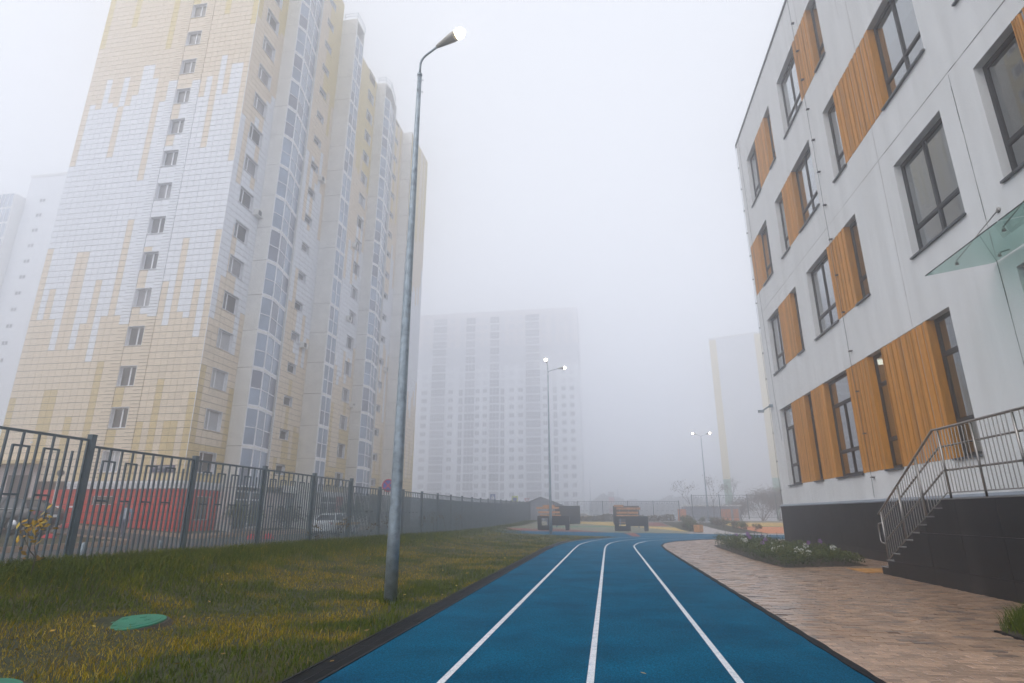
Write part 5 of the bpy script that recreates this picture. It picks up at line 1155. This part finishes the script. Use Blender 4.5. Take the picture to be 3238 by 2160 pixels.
MB().box(10.2, 17.4, 84, 87, .1, 2.4).build('wall', M['shedgrey'], sl); MB().box(10.0, 17.6, 83.7, 87.2, 2.4, 2.6).build('roof', M['concrete'], sl)
for a, b in ((9.3, 10.4), (14.9, 16.2), (16.5, 17.2)): MB().box(a, b, 83.93, 83.99, .35, 2.05).build('panel', M['rorange'], sl)
t = thing('low_building', 'long low dark building on the foggy horizon beyond the car park', 'building', (10, 247, 0))
MB().box(-7.5, 24, 240, 254, 0, 6.2).build('wall', M['shedgrey'], t); MB().box(-7.8, 24.3, 239.7, 254.3, 6.2, 6.6).build('roof', M['darkgrey'], t)
t = thing('red_pylon', 'pale red and white pylon standing in the fog', 'pylon', (1.2, 205, .0))
for k in range(5): MB().box(.3, 2.2, 205, 206.2, k*1.75, k*1.75+1.745).build('band', M['red' if k % 2 else 'offwhite'], t)
t = thing('white_board', 'white panel leaning behind the right fence', 'board', (22, 72, 1)); MB().box(19.2, 23.8, 71.6, 71.7, .9, 2.0).build('panel', M['white'], t)

# ------------------------------------------------------------------ road signs
def sign_post(name, label, x, y, ztop, parts, rz=0):
    z = Z(x, y); t = thing(name, label, 'road sign', (x, y, z)); MB().tube([(x, y, z-.1), (x, y, ztop)], .03, 8).build('post', M['galv'], t, True); return t
t = sign_post('road_sign', 'round blue no stopping sign with red cross behind the lamp pole', -12.0, 31.4, 3.2, None)
def disc(x, y, z, r, dy, n=28): return [(x+math.cos(2*math.pi*k/n)*r, y+dy, z+math.sin(2*math.pi*k/n)*r) for k in range(n)]
MB().prism(disc(-12, 31.33, 2.89, .35, 0), (0, .02, 0)).build('red_rim', M['signred'], t); MB().prism(disc(-12, 31.325, 2.89, .285, 0), (0, .004, 0)).build('blue_face', M['signblue'], t)
for s in (-1, 1):
    d_ = Vector((.71, 0, .71*s)); n_ = Vector((-.71*s, 0, .71))*.033; c_ = Vector((-12, 31.322, 2.89)); a, b = c_-d_*.283, c_+d_*.283
    MB().prism([a-n_+Vector((0, -.002*s, 0)), b-n_+Vector((0, -.002*s, 0)), b+n_+Vector((0, -.002*s, 0)), a+n_+Vector((0, -.002*s, 0))], (0, .002, 0)).build('red_bar', M['signred'], t)
MB().box(-12.2, -11.8, 31.33, 31.345, 2.12, 2.42).build('sub_plate', M['letter'], t)
t = sign_post('road_sign', 'blue square pedestrian crossing sign above the far end of the fence', -16.4, 84.5, 4.2, None)
MB().box(-16.78, -16.02, 84.44, 84.47, 3.42, 4.18).build('blue_face', M['signblue'], t); MB().prism([(-16.7, 84.43, 3.5), (-16.1, 84.43, 3.5), (-16.4, 84.43, 4.08)], (0, .008, 0)).build('white_triangle', M['letter'], t); q = MB(); q.tube([(-16.4, 84.42, 3.58), (-16.4, 84.42, 3.85)], .035, 6); q.tube([(-16.4, 84.42, 3.88), (-16.4, 84.42, 3.93)], .04, 6); q.build('walker_symbol', M['capdark'], t)
t = sign_post('road_sign', 'lime bordered crossing sign beside the blue square one', -13.4, 86, 3.95, None)
MB().box(-13.85, -12.95, 85.94, 85.97, 3.2, 3.95).build('lime_board', M['signyel'], t); MB().box(-13.7, -13.1, 85.92, 85.938, 3.28, 3.7).build('blue_face', M['signblue'], t)
t = sign_post('road_sign', 'red bordered triangle over blue arrow sign at the fence end', -10.4, 77, 3.4, None)
MB().prism([(-10.75, 76.94, 3.35), (-10.05, 76.94, 3.35), (-10.4, 76.94, 2.72)], (0, .02, 0)).build('red_rim', M['signred'], t); MB().prism([(-10.65, 76.93, 3.29), (-10.15, 76.93, 3.29), (-10.4, 76.93, 2.85)], (0, .005, 0)).build('white_face', M['letter'], t); MB().box(-10.7, -10.1, 76.94, 76.96, 1.95, 2.55).build('blue_face', M['signblue'], t); MB().prism([(-10.6, 76.93, 2.25), (-10.35, 76.93, 2.42), (-10.35, 76.93, 2.3), (-10.2, 76.93, 2.3), (-10.2, 76.93, 2.2), (-10.35, 76.93, 2.2), (-10.35, 76.93, 2.08)], (0, .005, 0)).build('arrow', M['letter'], t)

# ------------------------------------------------------------------ far apartment blocks
fw_me = {}
def far_window(parent, x, y, z, wd, ht, leaves):
    k = (wd, ht, leaves)
    if k not in fw_me:
        q = MB(); f = .09; q.box(0, wd, -.02, .03, -.06, 0)
        for i in range(leaves+1): u = (wd-f)*i/leaves; q.box(u, u+f, -.015, .03, 0, ht)
        for zz in (0, ht-f): q.box(f, wd-f, -.012, .03, zz, zz+f)
        p = MB().box(.02, wd-.02, .0, .02, .02, ht-.02); fw_me[k] = (q.mesh('far_window', M['white']), p.mesh('far_pane', M['pane']), p.mesh('far_pane', M['curtain']))
    w_ = put('window', fw_me[k][0], parent, (x, y, z)); put('pane', fw_me[k][1 if random.random() < .7 else 2], w_, (x, y+.012, z)); return w_
gt = thing('grey_apartment_block', 'pale grey apartment block with glazed balcony strips fading into the fog', 'building', (-35, 190, 0))
GX0, GX1, GY = -63.5, -7.5, 185.0
sx_ = lambda c: (GX0+1.2)+(c-60)/(1475-60)*(GX1-GX0-1.2)
mb = MB(); mb.box(GX0, GX1, GY+.05, GY+16, -.5, 49.5); mb.box(GX0, GX1, GY+.051, GY+16, 49.5, 56.5, 1); mb.box(GX0, GX1, GY+.05, GY+16, 56.5, 69, 2); mb.build('wall', [M['wht'], M['foggrey'], M['fogpink']], gt)
q = MB()
for k in range(24): q.box(GX0, GX1, GY+.03, GY+.049, 2.6+k*2.8, 2.66+k*2.8)
q.build('storey_lines', M['concrete'], gt)['kind'] = 'stuff'
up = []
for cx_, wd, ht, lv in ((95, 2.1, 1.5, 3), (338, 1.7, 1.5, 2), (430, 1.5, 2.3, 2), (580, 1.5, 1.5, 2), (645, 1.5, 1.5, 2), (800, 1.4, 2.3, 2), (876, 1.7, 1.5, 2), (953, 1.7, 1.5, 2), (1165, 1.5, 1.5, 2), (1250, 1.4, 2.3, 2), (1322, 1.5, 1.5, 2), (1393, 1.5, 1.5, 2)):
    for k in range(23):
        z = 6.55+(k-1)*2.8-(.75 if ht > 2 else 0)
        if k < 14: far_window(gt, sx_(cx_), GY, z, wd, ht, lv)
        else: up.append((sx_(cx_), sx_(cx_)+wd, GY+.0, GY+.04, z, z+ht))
rel_boxes('fog_toned_windows', up, M['foggrey'], parent=gt)['kind'] = 'stuff'  # upper windows in one pale tone, fog fading put into their colour
for c0, c1, kind in ((185, 312, 'b'), (1020, 1146, 'b'), (483, 573, 's'), (703, 790, 's')):
    xa, xb = sx_(c0), sx_(c1)
    for k in range(23):
        z = 3.45+(k)*2.8-.3; n_ = 8 if kind == 'b' else 3
        q = MB(); yo = -.45 if kind == 'b' else .0
        for i in range(n_+1): u = xa+(xb-xa-.1)*i/n_; q.box(u, u+.1, GY+yo-.03, GY+yo+.04, z, z+2.25)
        q.box(xa, xb, GY+yo-.025, GY+yo+.03, z+1.0, z+1.1); q.box(xa-.1, xb+.1, GY+yo-.06, GY+.04, z-.35, z-.02)
        g_ = q.build('balcony_glazing', M['white'], gt); MB().box(xa+.02, xb-.02, GY+yo+.005, GY+yo+.02, z, z+2.25).build('pane', M['curtain' if random.random() < .5 else 'pane'], g_)
def slab_block(name, label, loc, rz, W_, D_, H_, corner=None, wins=(), face_wins=0, stories=16, balc=True):
    t = thing(name, label, 'building', (0, 0, 0)); mb = MB(); mb.box(-W_/2, W_/2, 0, D_, -.5, H_); mb.build('wall', M['wht'], t); bs, mi = [], []
    for k in range(int(H_/.95)): bs.append((-W_/2, W_/2, -.006, -.001, k*.95, k*.95+.035)); mi.append(0)
    for k in range(int(W_/.9)): bs.append((-W_/2+k*.9, -W_/2+k*.9+.03, -.005, -.0012, 0, H_)); mi.append(0)
    rel_boxes('tile_lines', bs, [M['concrete']], mi, parent=t)['kind'] = 'stuff'
    if corner:
        for xa in (-W_/2, W_/2-1.7):
            MB().box(xa, xa+1.7, -.03, -.01, 0, corner).build('green_band', M['rgreen'], t); MB().box(xa, xa+1.7, -.03, -.01, corner, H_).build('yellow_band', M['yel'], t)
    for (u, wd, ht) in wins:
        for k in range(stories): far_window(t, u, -.03, 3.3+k*2.857, wd, ht, 2)
    for k in range(stories):
        for v in (3, 8, 13, 18):
            if v < D_-1: MB().box(W_/2, W_/2+1.0, v, v+2.6, 2.6+k*2.857, 4.9+k*2.857).build('balcony', M['bpane'], t); MB().box(W_/2, W_/2+1.05, v-.05, v+2.65, 4.91+k*2.857, 5.1+k*2.857).build('balcony_slab', M['concrete'], t)
    MB().box(-W_/2-.1, W_/2+.1, -.1, D_+.1, H_, H_+.5).build('roof', M['concrete'], t)
    t.location = loc; t.rotation_euler = (0, 0, rz); return t
slab_block('apartment_block', 'white slab block with green and yellow corner bands beside the school corner', (33.6, 146.5, 0), R(-22), 12.6, 22, 44.5, corner=9.5)
lb = slab_block('apartment_block', 'hazy tower with yellow tiled wall left behind the near tower', (-91, 74, 1.0), 0, 13, 20, 57, wins=((-3.6, 1.3, .8), (1.1, 1.3, .8)), stories=18)
q = MB(); q.box(-98.6, -96.2, 72.6, 74, 0, 52); q.build('balcony_shaft', M['concrete'], lb, loc=None) if False else None
MB().box(-96.5, -84.6, 73.93, 73.96, 33, 57.5).build('yellow_cladding', M['yel'], None) if False else None
bs = thing('balcony_tower', 'glazed balcony shaft of the hazy tower at the left', 'building', (-98.5, 73, 1))
MB().box(-101.5, -97.6, 72.4, 76, 1, 54).build('shaft', M['concrete'], bs)
for k in range(18):
    g_ = MB()
    for i in range(5): g_.box(-101.3+i*.85, -101.2+i*.85, 72.3, 72.38, 3+k*2.857, 5.5+k*2.857)
    g2 = g_.build('glazing', M['white'], bs); MB().box(-101.3, -97.8, 72.36, 72.39, 3+k*2.857, 5.5+k*2.857).build('pane', M['bpane'], g2)

# ------------------------------------------------------------------ haze
def build_haze():
    m = bpy.data.materials.new('haze air'); m.use_nodes = True; t = m.node_tree; t.nodes.clear()
    o = t.nodes.new('ShaderNodeOutputMaterial'); p = t.nodes.new('ShaderNodeVolumePrincipled')
    p.inputs['Color'].default_value = (.965, .975, 1, 1); p.inputs['Density'].default_value = HAZE_DENSITY; p.inputs['Density Attribute'].default_value = ''
    p.inputs['Anisotropy'].default_value = .86; t.links.new(p.outputs[0], o.inputs['Volume'])
    try: m.cycles.homogeneous_volume = True
    except Exception: pass
    h = MB().box(-400, 400, -70, 440, -1.2, 72).build('haze', m); h['kind'] = 'stuff'
build_haze()
